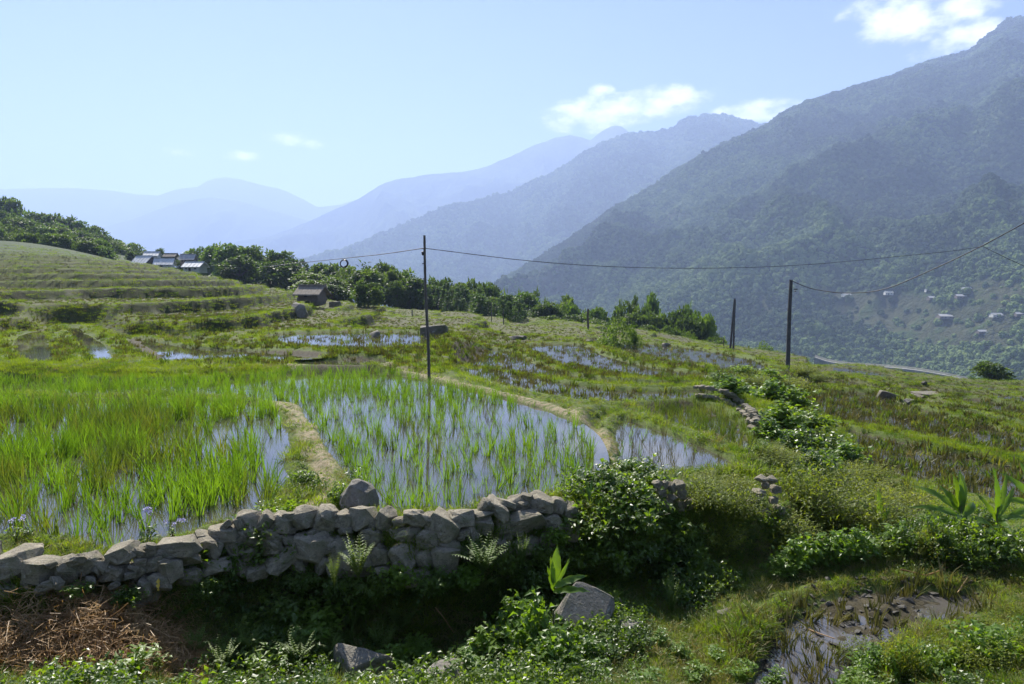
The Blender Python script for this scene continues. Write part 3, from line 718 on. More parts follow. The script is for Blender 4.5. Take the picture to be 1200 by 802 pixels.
def forest_on(V, us, t, clear, n, s0, s1, name, label):
    nu, nt_ = V.shape[:2]; jt = int((t <= 1.02).sum()) - 1
    i = rng.uniform(0, nu - 1.001, n * 2); j = (rng.random(n * 2) ** .85) * (jt - .001)
    ii, jj = i.astype(int), j.astype(int); a, b = (i - ii)[:, None], (j - jj)[:, None]
    P = (V[ii, jj] * (1 - a) + V[ii + 1, jj] * a) * (1 - b) + (V[ii, jj + 1] * (1 - a) + V[ii + 1, jj + 1] * a) * b
    keep = np.ones(len(P), bool)
    if clear is not None: keep = rng.random(len(P)) > clear.reshape(nu, nt_)[ii, jj] * .93
    P = P[keep][:n]; m = len(P)
    s = rng.uniform(s0, s1, m) * (.7 + .6 * rng.random(m) ** 2) * (1 + .00012 * P[:, 1])
    tint = np.clip(.45 + .55 * fbm(P[:, 0] / 160, P[:, 1] / 200, 4, 33) * 2.3 + .45 * fbm(P[:, 0] / 48, P[:, 1] / 60, 3, 35) + .35 * sstep(350, -50, P[:, 2]) - .15, 0, 1)
    tint = tint * .85 + .15 * rng.random(m)
    sc = np.stack([s, s, s * rng.uniform(.8, 1.4, m)], 1)
    return scatter(name, P, rots(m, .1), sc, blobs, label, 'forest', tint=tint)
forest_on(m2[1], m2[3], m2[4], None, 60000, 4.5, 8.0, 'forest', 'hazy forest on the second mountain')
forest_on(V1, us1, t1, at1['clear'], 165000, 2.0, 3.9, 'forest', 'dense forest covering the steep right mountain')
# ------------------------------------------------------------------ plant meshes
def blade_tuft(seed, n, h, w, spread, lean, segs=3, hvar=.35, droop=.0):
    rs = np.random.default_rng(seed); m = MB()
    for i in range(n):
        a = rs.uniform(0, 6.283); rad = spread * math.sqrt(rs.random()); bx, by = rad * math.cos(a), rad * math.sin(a)
        az = a + rs.normal(0, .9); L = h * (1 - hvar * rs.random()); le = lean * rs.uniform(.15, 1.2)
        t = np.linspace(0, 1, segs + 1); hx = le * L * t ** 1.7; zz = L * t * (1 - .3 * le * t) - droop * L * t ** 3
        C = np.stack([bx + math.cos(az) * hx, by + math.sin(az) * hx, zz], 1)
        fa = rs.uniform(0, 6.283); side = np.array([math.cos(fa), math.sin(fa), 0]); ww = w * rs.uniform(.7, 1.3) * (1 - .92 * t ** 1.8) / 2
        V = np.empty((2 * (segs + 1), 3)); V[0::2] = C - side * ww[:, None]; V[1::2] = C + side * ww[:, None]
        m.add(V, [(2 * k, 2 * k + 1, 2 * k + 3, 2 * k + 2) for k in range(segs)])
    return m
def leaf_at(m, p, d, up, L, w, fold=.25, curl=.25):
    p = np.asarray(p, float); d = np.asarray(d, float); d /= np.linalg.norm(d) + 1e-9
    s = np.cross(d, up); ns = np.linalg.norm(s)
    if ns < 1e-4: s = np.cross(d, [1, .3, 0]); ns = np.linalg.norm(s)
    s /= ns; u = np.cross(s, d)
    mid = p + d * L * .45 + u * L * .05; tip = p + d * L - u * L * curl
    l = p + d * L * .42 - s * w / 2 + u * w * fold; r = p + d * L * .42 + s * w / 2 + u * w * fold
    m.add([p, l, tip, r, mid], [(0, 1, 4), (1, 2, 4), (2, 3, 4), (3, 0, 4)])
def rnd_dir(rs, up=.3):
    v = rs.normal(0, 1, 3); v[2] += up; return v / np.linalg.norm(v)
def bush(seed, h, rad, nstem, nleaf, L, w, up=.4, lean=.8, droop=.25, cover=.25):
    """stems spreading from the root, leaves along their upper length"""
    rs = np.random.default_rng(seed); st, lf = MB(), MB(); paths = []
    for i in range(nstem):
        a = rs.uniform(0, 6.283); k = math.sqrt(rs.random()); H = h * rs.uniform(.6, 1.0) * (1 - .35 * k)
        t = np.linspace(0, 1, 6); out = rad * k * lean
        C = np.stack([math.cos(a) * out * t ** 1.3, math.sin(a) * out * t ** 1.3, H * t * (1 - droop * k * t)], 1) + rs.normal(0, .015, (6, 3)) * t[:, None]
        st.tube(C, np.linspace(.007, .002, 6), 4); paths.append((C, H))
    for i in range(nleaf):
        C, H = paths[rs.integers(nstem)]; t = cover + (1 - cover) * rs.random() ** .8; f = t * 5; j = min(int(f), 4)
        p = C[j] + (C[j + 1] - C[j]) * (f - j); off = rs.normal(0, 1, 3) * rad * .10; p = p + off
        p[2] = max(p[2], .02)
        d = rnd_dir(rs, up * .3); d[2] = d[2] * .5 + .12
        leaf_at(lf, p, d, rnd_dir(rs, 3.0), L * rs.uniform(.55, 1.2), w * rs.uniform(.6, 1.15))
    return st, lf
def fern(seed, h, n, nl=13):
    rs = np.random.default_rng(seed); m = MB()
    for i in range(n):
        a = i * 2.4 + rs.normal(0, .3); k = rs.uniform(.3, 1.0); L = h * rs.uniform(.8, 1.15)
        t = np.linspace(0, 1, nl)
        out = L * k * .75 * t ** 1.2; zz = L * (t * (1.05 - .45 * k * t))
        C = np.stack([math.cos(a) * out, math.sin(a) * out, zz], 1)
        m.tube(C, np.linspace(.004, .001, nl), 3)
        side = np.array([-math.sin(a), math.cos(a), 0])
        for j in range(2, nl):
            ll = L * .17 * math.sin(math.pi * (.18 + .8 * j / nl)); T = C[j] - C[j - 1]; T /= np.linalg.norm(T)
            for s in (-1, 1):
                leaf_at(m, C[j], side * s + T * .8, [0, 0, 1], ll * rs.uniform(.8, 1.2), ll * .38, .1)
    return m
def mm(b, name, mat, smooth=False): return b.mesh(name, mat, smooth)

# tree crowns: clumps of leaf faces around the limb ends
def tree_parts(seed, kind):
    rs = np.random.default_rng(seed); tr, cr = MB(), MB()
    if kind in ('round', 'broad', 'tall'):
        rx, zc, rz = {'round': (.46, .52, .46), 'broad': (.55, .52, .44), 'tall': (.32, .5, .48)}[kind]
        ncl = {'round': 26, 'broad': 30, 'tall': 24}[kind]
        tr.tube([(0, 0, -.05), (.01, .005, .2), (-.01, .01, .42), (.0, .0, .7)], [.03, .024, .017, .006], 6)
        for c in range(ncl):
            d = rnd_dir(rs, .25); q = rs.uniform(.55, 1.0); cp = np.array([d[0] * rx * q, d[1] * rx * q, zc + d[2] * rz * q])
            if c % 2 == 0: tr.tube([(0, 0, rs.uniform(.2, .5)), cp * .55 + np.array([0, 0, .2]), cp], [.012, .008, .003], 4)
            rc = rs.uniform(.12, .22)
            for k in range(int(800 * rc * rs.uniform(.5, .9))):
                dd = rnd_dir(rs, .5); p = cp + dd * np.array([rc, rc, rc * .75]) * rs.uniform(.65, 1.08)
                leaf_at(cr, p, rnd_dir(rs, 0) * .7 + dd * .5, rnd_dir(rs, 1.5), rs.uniform(.06, .11), rs.uniform(.045, .08), .2)
    elif kind == 'bamboo':
        for c in range(24):
            a = rs.uniform(0, 6.283); k = rs.uniform(.1, .62); H = rs.uniform(.5, 1.0); t = np.linspace(0, 1, 8)
            C = np.stack([math.cos(a) * k * t ** 2.2, math.sin(a) * k * t ** 2.2, H * (t - .28 * k * t ** 4)], 1)
            tr.tube(C, np.linspace(.012, .002, 8), 4)
            for j in range(75):
                tt = rs.uniform(.12, 1) ** .8; f = tt * 7; i = min(int(f), 6); p = C[i] + (C[i + 1] - C[i]) * (f - i) + rs.normal(0, .045, 3)
                d = rnd_dir(rs, -.6); leaf_at(cr, p, d, rnd_dir(rs, 1), rs.uniform(.07, .14), rs.uniform(.03, .055), .1)
    elif kind == 'conifer':
        tr.tube([(0, 0, -.05), (0, 0, .5), (0, 0, 1)], [.022, .014, .002], 5)
        for i in range(60):
            z = .08 + .9 * (i / 60); R_ = .3 * (1 - z) ** .8 + .02; a = i * 2.4 + rs.normal(0, .3)
            for k in range(6):
                q = (k + .6) / 6; p = np.array([math.cos(a) * R_ * q, math.sin(a) * R_ * q, z + .05 * q])
                leaf_at(cr, p, [math.cos(a + rs.normal(0, .6)), math.sin(a + rs.normal(0, .6)), .25], rnd_dir(rs, .3), .11, .075, .1)
    elif kind == 'shrub':
        for c in range(16):
            d = rnd_dir(rs, .5); cp = np.array([d[0] * .5, d[1] * .5, .42 + d[2] * .42]) * rs.uniform(.6, 1)
            tr.tube([(0, 0, -.03), cp * .5, cp], [.014, .009, .003], 4)
            rc = rs.uniform(.14, .24)
            for k in range(int(620 * rc)):
                dd = rnd_dir(rs, .4); p = cp + dd * rc * rs.uniform(.6, 1.1)
                leaf_at(cr, p, rnd_dir(rs, 0) + dd * .4, rnd_dir(rs, 1.2), rs.uniform(.045, .085), rs.uniform(.03, .055), .2)
    return tr, cr
TREES = {}
def tree_proto(kind, seed, matname):
    key = (kind, seed, matname)
    if key not in TREES:
        tr, cr = tree_parts(seed, kind)
        TREES[key] = (mm(tr, 'trunk', M['bark'], True), mm(cr, 'crown', M[matname]))
    return TREES[key]
def tree(name, kind, seed, matname, loc, w, h, label, group=None, cat='tree'):
    tm, cm = tree_proto(kind, seed, matname)
    o = empty(name, loc, rng.uniform(0, 6.28), (w, w, h)); tag(o, label, cat, group)
    base = 'culms' if kind == 'bamboo' else ('stems' if kind == 'shrub' else 'trunk')
    link(base, tm, o); link('foliage' if kind in ('bamboo', 'shrub') else 'crown', cm, o)
    return o
def edge_tree(u, vtop, d, wpx, kind, seed, mat, label, group=None, name='tree', hmin=3.0, cat='tree', base=None):
    top = px_depth(u, vtop, d); g = gz(top[0], top[1])
    if base is not None: g = px_depth(u, base, d)[2]
    h = max(top[2] - g, hmin); w = wpx / F * d
    k = {'round': .95, 'broad': 1.2, 'tall': .72, 'bamboo': 1.0, 'conifer': .5, 'shrub': 1.3}[kind]
    return tree(name, kind, seed, mat, (top[0], top[1], top[2] - h), w / k, h / (1.0 if kind != 'shrub' else 1.02), label, group, cat)

# ------------------------------------------------------------------ trees
DK, LT, BM = 'tree', 'tree_light', 'bamboo'
gB = 'trees in the belt below the terraces'
LAB = {'round': 'rounded dark broadleaf tree in the tree belt below the terraces', 'broad': 'wide spreading tree in the tree belt below the terraces', 'tall': 'slender upright tree in the tree belt below the terraces', 'bamboo': 'arching bamboo clump in the tree belt below the terraces', 'shrub': 'low leafy shrub at the foot of the tree belt'}
BELT = [(225, 296, 185, 22, 'tall', LT), (238, 292, 182, 30, 'broad', LT), (254, 287, 172, 34, 'broad', LT), (270, 289, 150, 34, 'round', LT), (286, 293, 150, 34, 'round', LT), (279, 300, 132, 32, 'round', DK), (300, 292, 150, 26, 'round', DK), (305, 303, 135, 26, 'bamboo', LT),
 (318, 296, 150, 28, 'round', DK), (334, 298, 150, 30, 'round', DK), (328, 308, 128, 36, 'round', DK), (347, 306, 150, 26, 'round', DK), (358, 312, 140, 26, 'bamboo', BM), (372, 311, 138, 26, 'broad', DK), (388, 311, 135, 24, 'tall', DK), (398, 314, 120, 26, 'bamboo', BM), (366, 322, 112, 34, 'round', DK), (390, 326, 108, 28, 'round', DK), (410, 314, 125, 22, 'broad', LT),
 (424, 309, 125, 28, 'bamboo', BM), (438, 306, 118, 34, 'bamboo', BM), (450, 312, 118, 26, 'tall', DK), (462, 319, 116, 18, 'tall', DK), (474, 318, 118, 26, 'tall', LT), (484, 322, 122, 22, 'bamboo', BM), (496, 323, 128, 20, 'bamboo', BM), (508, 328, 128, 22, 'round', DK), (522, 329, 130, 28, 'broad', DK), (536, 326, 132, 24, 'bamboo', BM), (548, 330, 130, 26, 'round', DK), (562, 336, 130, 28, 'round', DK), (578, 338, 132, 30, 'round', DK), (590, 339, 130, 24, 'bamboo', LT), (604, 336, 130, 24, 'bamboo', BM), (612, 346, 120, 28, 'round', LT), (625, 343, 130, 22, 'broad', DK), (634, 346, 125, 26, 'bamboo', BM), (648, 346, 122, 30, 'bamboo', DK), (660, 354, 118, 22, 'tall', DK), (664, 351, 120, 16, 'tall', DK), (672, 360, 116, 26, 'round', LT), (684, 362, 116, 22, 'bamboo', BM), (700, 364, 110, 26, 'round', LT), (700, 366, 112, 28, 'broad', DK),
 (728, 356, 118, 7, 'tall', DK), (745, 355, 118, 8, 'tall', DK), (738, 362, 115, 32, 'round', DK), (752, 362, 116, 32, 'broad', DK), (762, 354, 120, 24, 'round', LT), (766, 372, 105, 26, 'round', DK), (778, 370, 108, 32, 'broad', DK), (790, 372, 106, 24, 'round', DK), (800, 368, 108, 22, 'round', DK), (808, 363, 110, 22, 'round', LT), (814, 372, 105, 24, 'round', LT), (826, 376, 102, 24, 'round', LT), (838, 384, 100, 20, 'shrub', LT), (832, 392, 94, 24, 'shrub', DK), (848, 394, 94, 18, 'shrub', LT), (600, 352, 122, 26, 'round', DK), (640, 360, 118, 28, 'round', DK), (688, 374, 108, 24, 'shrub', DK), (706, 376, 106, 22, 'shrub', LT), (780, 384, 98, 24, 'shrub', DK), (800, 386, 98, 24, 'shrub', DK), (816, 390, 96, 22, 'shrub', LT), (768, 388, 98, 18, 'shrub', LT)]
BELT += [(u + rng.uniform(-7, 7), vt + rng.uniform(7, 14), d - 9, w * 1.1, ('round', 'broad', 'bamboo', 'shrub')[rng.integers(4)], (DK, DK, BM)[rng.integers(3)]) for (u, vt, d, w, k, m_) in BELT if u > 345]
for i, (u, vt, d, w, k, m_) in enumerate(BELT):
    edge_tree(u, vt, d, w * 1.3, k, i % 3, m_, LAB[k], gB + ': ' + k, 'bamboo_clump' if k == 'bamboo' else ('shrub' if k == 'shrub' else 'tree'), cat='bamboo' if k == 'bamboo' else ('shrub' if k == 'shrub' else 'tree'))
edge_tree(431, 330, 82, 36, 'broad', 5, DK, 'lone dark bushy tree standing on the grass before the tree belt', base=363)
edge_tree(421, 334, 84, 20, 'bamboo', 2, LT, 'small leaning tree close beside the lone dark bushy tree', base=360)
edge_tree(720, 366, 45, 54, 'shrub', 4, LT, 'bright green dome shaped bush at the far edge of the stubble paddies', name='shrub', cat='bush', base=402)
edge_tree(744, 378, 46, 28, 'shrub', 5, LT, 'smaller bright bush leaning on the dome shaped bush', name='shrub', cat='bush', base=404)
edge_tree(1162, 427, 70, 38, 'round', 1, DK, 'dark rounded tree at the right edge above the valley road', base=462)
edge_tree(1180, 431, 74, 34, 'shrub', 4, DK, 'low dark bush right of the rounded tree by the road', name='shrub', cat='bush', base=456)
edge_tree(1140, 440, 66, 26, 'shrub', 5, LT, 'pale green bush left of the rounded tree by the road', name='shrub', cat='bush', base=459)
edge_tree(898, 400, 80, 30, 'shrub', 5, LT, 'pale round shrub between the two leaning posts', name='shrub', cat='bush', base=416)
edge_tree(880, 402, 80, 14, 'shrub', 4, DK, 'small dark shrub just right of the double post', name='shrub', cat='bush', base=414)
# wooded shoulder on the upper left
sk = np.array([(-60, 232), (0, 240), (12, 235), (24, 246), (40, 250), (60, 254), (80, 257), (100, 262), (118, 268), (130, 276), (145, 283), (158, 288), (172, 295)], float)
gl = np.array([(-60, 280), (0, 281), (60, 284), (100, 296), (150, 302), (172, 305)], float)
kinds = ['round', 'bamboo', 'broad', 'round', 'bamboo', 'tall']
HL = {'round': 'rounded tree on the wooded shoulder at upper left', 'broad': 'spreading tree on the wooded shoulder at upper left', 'tall': 'slim tree on the wooded shoulder at upper left', 'bamboo': 'drooping bamboo on the wooded shoulder at upper left'}
n = 0
for row in range(5):
    for u in np.arange(-50, 172, 15) + row * 4.3:
        u = float(u + rng.normal(0, 3)); a, b = np.interp(u, sk[:, 0], sk[:, 1]), np.interp(u, gl[:, 0], gl[:, 1])
        vt = a + (b - a) * (row / 5.6) + rng.uniform(-2, 3); k = kinds[rng.integers(6)]; d = 235 - row * 24
        if b - vt < 6 or u < -40 or (row > 1 and u > 138): continue
        edge_tree(u, vt, d, rng.uniform(18, 30), k, n % 3, [DK, LT, BM, DK][n % 4], HL[k], 'trees of the wooded shoulder: ' + k, 'bamboo_clump' if k == 'bamboo' else 'tree', cat='bamboo' if k == 'bamboo' else 'tree', hmin=5); n += 1
edge_tree(8, 236, 236, 22, 'round', 1, DK, 'topmost dark tree at the left end of the wooded skyline')
edge_tree(106, 283, 140, 26, 'round', 2, DK, 'round dark tree at the foot of the wooded shoulder', base=304)
edge_tree(189, 293, 215, 14, 'round', 0, DK, 'dark tree rising behind the white roofed farmhouses')
edge_tree(152, 296, 170, 10, 'tall', 1, DK, 'slim dark tree left of the white roofed farmhouses', base=312)
edge_tree(209, 306, 170, 16, 'round', 1, DK, 'dark rounded tree between the two groups of farmhouses', base=319)
# young conifers
for i in range(58):
    q = rng.random(); u = 468 + 150 * q; vb = 352 + 24 * q + rng.uniform(-7, 5); hpx = rng.uniform(14, 23)
    d = 100 + (372 - vb) * 1.1
    P = px_depth(u, vb, d); h = hpx / F * d * 1.25
    tree('conifer', 'conifer', i % 3, 'conifer', (P[0], P[1], P[2] - h * .12), h * rng.uniform(.85, 1.15), h, 'small pale pointed conifer in the young plantation', 'young conifers in the plantation')

# ------------------------------------------------------------------ dry stone walls and rocks
def stone_mesh(seed, n=22, sub=True, boxy=.6, rough=.07):
    rs = np.random.default_rng(seed); bm = bmesh.new()
    for i in range(n):
        v = rs.normal(0, 1, 3); v /= np.linalg.norm(v); c = np.sign(v) * np.abs(v) ** boxy
        c = c / max(1.0, np.abs(c).max()) * rs.uniform(.82, 1.0); bm.verts.new(c)
    bmesh.ops.convex_hull(bm, input=bm.verts[:]); loose = [v for v in bm.verts if not v.link_faces]; bmesh.ops.delete(bm, geom=loose, context='VERTS')
    bmesh.ops.bevel(bm, geom=bm.edges[:], offset=.07, segments=1, affect='EDGES', clamp_overlap=True)
    if sub:
        bmesh.ops.triangulate(bm, faces=bm.faces[:]); long_ = [e for e in bm.edges if e.calc_length() > .38]
        bmesh.ops.subdivide_edges(bm, edges=long_, cuts=1); bmesh.ops.triangulate(bm, faces=bm.faces[:])
        for v in bm.verts:
            k = float(fbm(np.array([v.co.x * 2.3 + seed]), np.array([v.co.y * 2.3 + v.co.z * 1.9]), 3, seed % 50)[0]); v.co *= 1 + rough * 2.2 * k
    me = bpy.data.meshes.new('stone'); bm.to_mesh(me); bm.free()
    mx = np.array([v.co[:] for v in me.vertices]); ctr = (mx.max(0) + mx.min(0)) / 2; ext = (mx.max(0) - mx.min(0)) / 2
    me.vertices.foreach_set('co', ((mx - ctr) / ext).astype(np.float32).ravel()); me.update()
    return me
STONES = [stone_mesh(100 + i) for i in range(16)]
for m_ in STONES: m_.materials.append(M['rock'])
edge_uv = np.array(EDGE_PX, float)
edge_dep = np.array([px_plane(u, v, .05)[1] for u, v in EDGE_PX])
def wall_dep(u): return float(np.interp(u, edge_uv[:, 0], edge_dep))
def put_stone(parent, me, c, sx, sy, sz, roll=0.0, name='stone', yaw=None):
    o = link(name, me, parent); p = parent.location if parent else Vector((0, 0, 0))
    o.location = Vector(c) - p; o.scale = (sx, sy, sz)
    o.rotation_euler = (rng.normal(0, .12), -roll + rng.normal(0, .05), rng.normal(0, .3) if yaw is None else yaw)
    return o
def wall_thing(u, v, label):
    P = px_depth(u, v, wall_dep(u) - .15); w = empty('dry_stone_wall', tuple(P)); tag(w, label, 'stone wall', 'dry stone walls'); return w
wall1 = wall_thing(330, 680, 'long low dry stone wall of grey stones holding up the flooded paddies')
# centre column, row, width, height in picture pixels, tilt in degrees
WS = [(18, 660, 56, 38, 12), (-30, 655, 50, 40, 0), (51, 668, 38, 30, 0), (14, 690, 40, 24, 6), (-30, 690, 40, 30, 0), (80, 668, 24, 32, -10), (105, 659, 28, 24, 15), (132, 670, 32, 26, -10), (144, 648, 36, 24, 22), (170, 647, 22, 20, 0), (182, 661, 24, 18, 25), (160, 668, 22, 20, 20), (211, 640, 44, 24, 4), (192, 651, 20, 18, 0), (218, 655, 32, 18, 12), (244, 640, 32, 26, -8), (265, 624, 38, 22, 2), (291, 611, 28, 26, -8), (311, 612, 17, 26, -30), (330, 613, 32, 26, -10), (360, 607, 32, 32, 0), (382, 609, 26, 34, -25), (404, 609, 26, 24, -10),
 (248, 665, 42, 24, 16), (277, 640, 24, 26, 6), (294, 632, 26, 24, 0), (318, 628, 28, 18, -25), (338, 632, 18, 20, 0), (321, 641, 24, 20, 10), (330, 655, 46, 20, 24), (293, 650, 22, 20, 0), (279, 664, 22, 22, 0), (368, 638, 46, 36, -6), (399, 643, 30, 30, 0), (200, 668, 24, 30, 10), (170, 688, 18, 26, 10), (188, 682, 26, 24, 0), (222, 676, 26, 20, 0), (300, 668, 26, 20, 0),
 (426, 608, 36, 32, 8), (452, 608, 24, 28, -30), (471, 612, 22, 13, 0), (487, 606, 30, 20, -12), (505, 610, 24, 22, 6), (522, 616, 38, 34, -24), (540, 608, 32, 22, 0), (564, 603, 30, 12, -4), (582, 595, 36, 20, -24), (593, 590, 26, 10, -22), (606, 588, 22, 14, 8), (617, 584, 14, 12, 0), (634, 589, 34, 22, -8), (654, 595, 24, 26, -20), (570, 594, 16, 20, -30), (668, 598, 16, 22, 0),
 (438, 627, 28, 24, 0), (467, 623, 20, 16, 0), (480, 627, 30, 20, 24), (502, 632, 28, 28, 8), (528, 637, 30, 20, 0), (565, 615, 28, 22, 0), (551, 624, 20, 24, 0), (612, 611, 56, 34, 8), (645, 611, 28, 22, 0), (588, 615, 22, 24, 0), (475, 650, 36, 32, 0), (523, 655, 36, 36, 0), (447, 649, 26, 24, 0), (500, 655, 24, 24, 0), (422, 660, 46, 32, -12), (556, 645, 30, 24, 0), (583, 640, 34, 26, 0), (615, 638, 34, 22, 0), (645, 634, 28, 24, 0), (668, 622, 24, 26, 0), (455, 672, 30, 20, 0), (487, 676, 36, 20, 0), (395, 668, 26, 24, 0), (380, 662, 22, 22, 0), (350, 662, 20, 18, 0)]
for i, (u, v, w, h, tl) in enumerate(WS):
    d = wall_dep(u) - .17 - max(0, v - np.interp(u, edge_uv[:, 0], edge_uv[:, 1])) * .0036
    P = px_depth(u, v, d); k = d / F / 2 * 1.12
    put_stone(wall1, STONES[i % 16], P, w * k * .97, max(w, h) * k * rng.uniform(.75, 1.0), h * k * .88, R(tl))
for i in range(60):   # small packing stones between the big ones
    u = rng.uniform(0, 665); ve = np.interp(u, edge_uv[:, 0], edge_uv[:, 1]); v = ve + rng.uniform(-8, 32); d = wall_dep(u) - .24 - max(0, v - ve) * .0036
    P = px_depth(u, v, d); s_k = rng.uniform(.03, .065); put_stone(wall1, STONES[rng.integers(16)], P, s_k * 1.3, s_k, s_k * .8, rng.normal(0, .5))
# rubble of the face, partly buried
for i in range(70):
    u = rng.uniform(-40, 680); ve = np.interp(u, edge_uv[:, 0], edge_uv[:, 1]); v = ve + rng.uniform(5, 55)
    d = wall_dep(u) - .06 - (v - ve) * .003; P = px_depth(u, v, d); s = rng.uniform(.06, .13)
    put_stone(wall1, STONES[rng.integers(16)], P, s * 1.3, s, s * .9, rng.normal(0, .3))
wall2 = wall_thing(782, 580, 'short stone facing under the small pond right of the weedy bund')
for (u, v, w, h) in [(770, 567, 12, 9), (778, 568, 9, 10), (787, 571, 8, 13), (796, 568, 13, 10), (775, 578, 12, 10), (788, 584, 12, 9), (800, 579, 12, 12), (781, 590, 14, 10), (796, 593, 13, 10), (808, 590, 12, 12)]:
    d = wall_dep(u) - .1; P = px_depth(u, v, d); k = d / F / 2 * 1.1; put_stone(wall2, STONES[rng.integers(16)], P, w * k, w * k, h * k)
wall3 = wall_thing(902, 600, 'dark crumbling stone face in the hollow between yellow green shrubs')
for (u, v, w, h) in [(893, 561, 14, 6), (904, 562, 12, 8), (897, 569, 9, 8), (909, 573, 12, 10), (889, 577, 15, 8), (906, 586, 10, 8), (912, 597, 13, 12), (880, 590, 12, 9), (898, 600, 10, 8)]:
    d = wall_dep(u) - .15; P = px_depth(u, v, d); k = d / F / 2 * 1.1; put_stone(wall3, STONES[rng.integers(16)], P, w * k, w * k, h * k)
P0 = at(860, 475); wall4 = empty('dry_stone_wall', tuple(P0)); tag(wall4, 'narrow broken stone wall curving beside the grassy strip behind the small pond', 'stone wall', 'dry stone walls')
l4 = smooth_poly([(818, 463), (836, 466), (852, 470), (866, 479), (876, 489), (884, 499), (886, 508)], 2, False)
for q in np.linspace(0, 1, 30):
    f = q * (len(l4) - 1); j = min(int(f), len(l4) - 2); u, v = l4[j] + (l4[j + 1] - l4[j]) * (f - j)
    for k in range(2):
        P = at(u + rng.normal(0, 1.5), v + 3 - k * 3); s = rng.uniform(.05, .09); put_stone(wall4, STONES[rng.integers(16)], (P.x, P.y, P.z + .06 + .16 * k), s * 1.3, s, s * .7)

def rock(u, v, wpx, hpx, label, seed, mat='boulder', dep=None, tilt=0.0, yaw=0.0, boxy=.5, thick=.8, n=18, name='boulder', sink=.25):
    """a boulder whose outline covers wpx by hpx around (u, v); (u, v) is its centre"""
    P = at(u, v + hpx * .4) if dep is None else Vector(px_depth(u, v + hpx * .4, dep))
    d = P.y; w, h = wpx / F * d / 2, hpx / F * d / 2
    me = stone_mesh(seed, n, True, boxy, .05); me.name = name; me.materials.append(M[mat])
    o = link(name, me); C = Vector(px_depth(u, v, d + w * thick * .4)); o.location = C; o.scale = (w, w * thick, h * (1 + sink)); o.location.z -= h * sink
    o.rotation_euler = (0, -R(tilt), R(yaw)); tag(o, label, 'rock'); return o
rock(421, 582, 48, 44, 'large rounded grey boulder at the pond corner behind the wall', 301, n=60, boxy=1.0, thick=.9)
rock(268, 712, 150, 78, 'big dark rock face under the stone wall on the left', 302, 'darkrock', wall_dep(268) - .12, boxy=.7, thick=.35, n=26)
rock(425, 782, 66, 56, 'blocky boulder in half shade at the bottom below the wall', 303, yaw=25, boxy=.35, dep=6.3)
rock(684, 727, 66, 46, 'flat sloping slab of pale rock beside the big leafed plant', 304, boxy=.3, thick=1.0, sink=-.45).rotation_euler = (R(34), R(24), R(-15))
rock(586, 748, 30, 34, 'pale rock half hidden by the leafy plant at bottom centre', 305, yaw=20)
rock(520, 790, 70, 30, 'low smooth stone at the bottom of the dark ditch', 306, boxy=.6, thick=.6)
rock(738, 738, 30, 22, 'small rounded stone right of the pale slab', 307)
rock(848, 720, 18, 12, 'small grey stone on the bank left of the muddy puddle', 308)
rock(718, 742, 22, 12, 'flat pale stone below the sloping slab', 309)
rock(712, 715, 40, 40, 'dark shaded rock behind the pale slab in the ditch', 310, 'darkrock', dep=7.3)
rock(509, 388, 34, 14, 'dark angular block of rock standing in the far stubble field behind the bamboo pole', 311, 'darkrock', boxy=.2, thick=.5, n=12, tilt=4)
rock(438, 392, 14, 10, 'pale stone lying on the terrace left of the dark block', 312)
rock(393, 357, 14, 8, 'small dark rock on the terrace edge below the hut', 313, 'darkrock')
rock(366, 352, 32, 11, 'long dark boulder just in front of the small hut', 314, 'darkrock', thick=.6)
rock(350, 362, 22, 14, 'sloping grey rock on the terrace below the hut', 315, tilt=-25)
rock(606, 396, 24, 6, 'flat dark rocks at the far rim of the stubble paddies', 316, 'darkrock')
rock(1040, 465, 22, 12, 'brown boulder on the bund above the curved right terrace', 317, 'darkrock', tilt=-12)
rock(1088, 463, 34, 6, 'long low grey rock on the far right terraces', 318, 'darkrock')
rock(1083, 449, 6, 5, 'tiny dark rock near the edge of the right terraces', 319, 'darkrock')
rock(1066, 471, 12, 7, 'small rock beside the long low grey rock', 320)
rock(690, 400, 10, 4, 'small pale stone under the dome shaped bush', 321)
rock(781, 404, 10, 5, 'pale stone at the far edge of the right stubble paddies', 322)
# ------------------------------------------------------------------ poles and cables
def pole(name, u, vtop, vbot, dep, rad, mat, label, lean=0.0, group=None):
    B = px_depth(u, vbot, dep); B[2] = gz(B[0], B[1]) if abs(gz(B[0], B[1]) - B[2]) < .6 else B[2]
    T = px_depth(u + lean, vtop, dep); H = T[2] - B[2]
    o = empty(name, tuple(B)); tag(o, label, 'pole', group)
    t_ = np.linspace(-.3 / H, 1, 9); C = np.stack([(T[0] - B[0]) * t_ + .012 * np.sin(t_ * 7), (T[1] - B[1]) * t_, H * t_], 1)
    m = MB(); m.tube(C, np.linspace(rad, rad * .72, 9), 8); link('shaft', mm(m, 'shaft', mat, True), o)
    return o, Vector(T)
pA, topA = pole('bamboo_pole', 503, 276, 452, 18.9, .045, M['bamboo_pole'], 'tall thin bamboo pole standing at the far rim of the pond', -6)
m = MB()
for f in np.linspace(.12, .95, 9): m.tube([Vector((0, 0, f * 4.0 - .012)) + Vector((-.14 * f, 0, 0)), Vector((0, 0, f * 4.0 + .012)) + Vector((-.14 * f, 0, 0))], .049 - .011 * f, 8)
link('nodes', mm(m, 'nodes', M['bamboo_pole'], True), pA)
m = MB(); m.tube([(-.165, 0, 3.66), (-.115, 0, 3.67)], .055, 8); link('wire_tie', mm(m, 'wire_tie', M['wire']), pA)
pB, topB = pole('utility_pole', 922, 328, 449, 34, .12, M['concrete_pole'], 'stout dark pole standing alone on the bushy bank right of centre', 5)
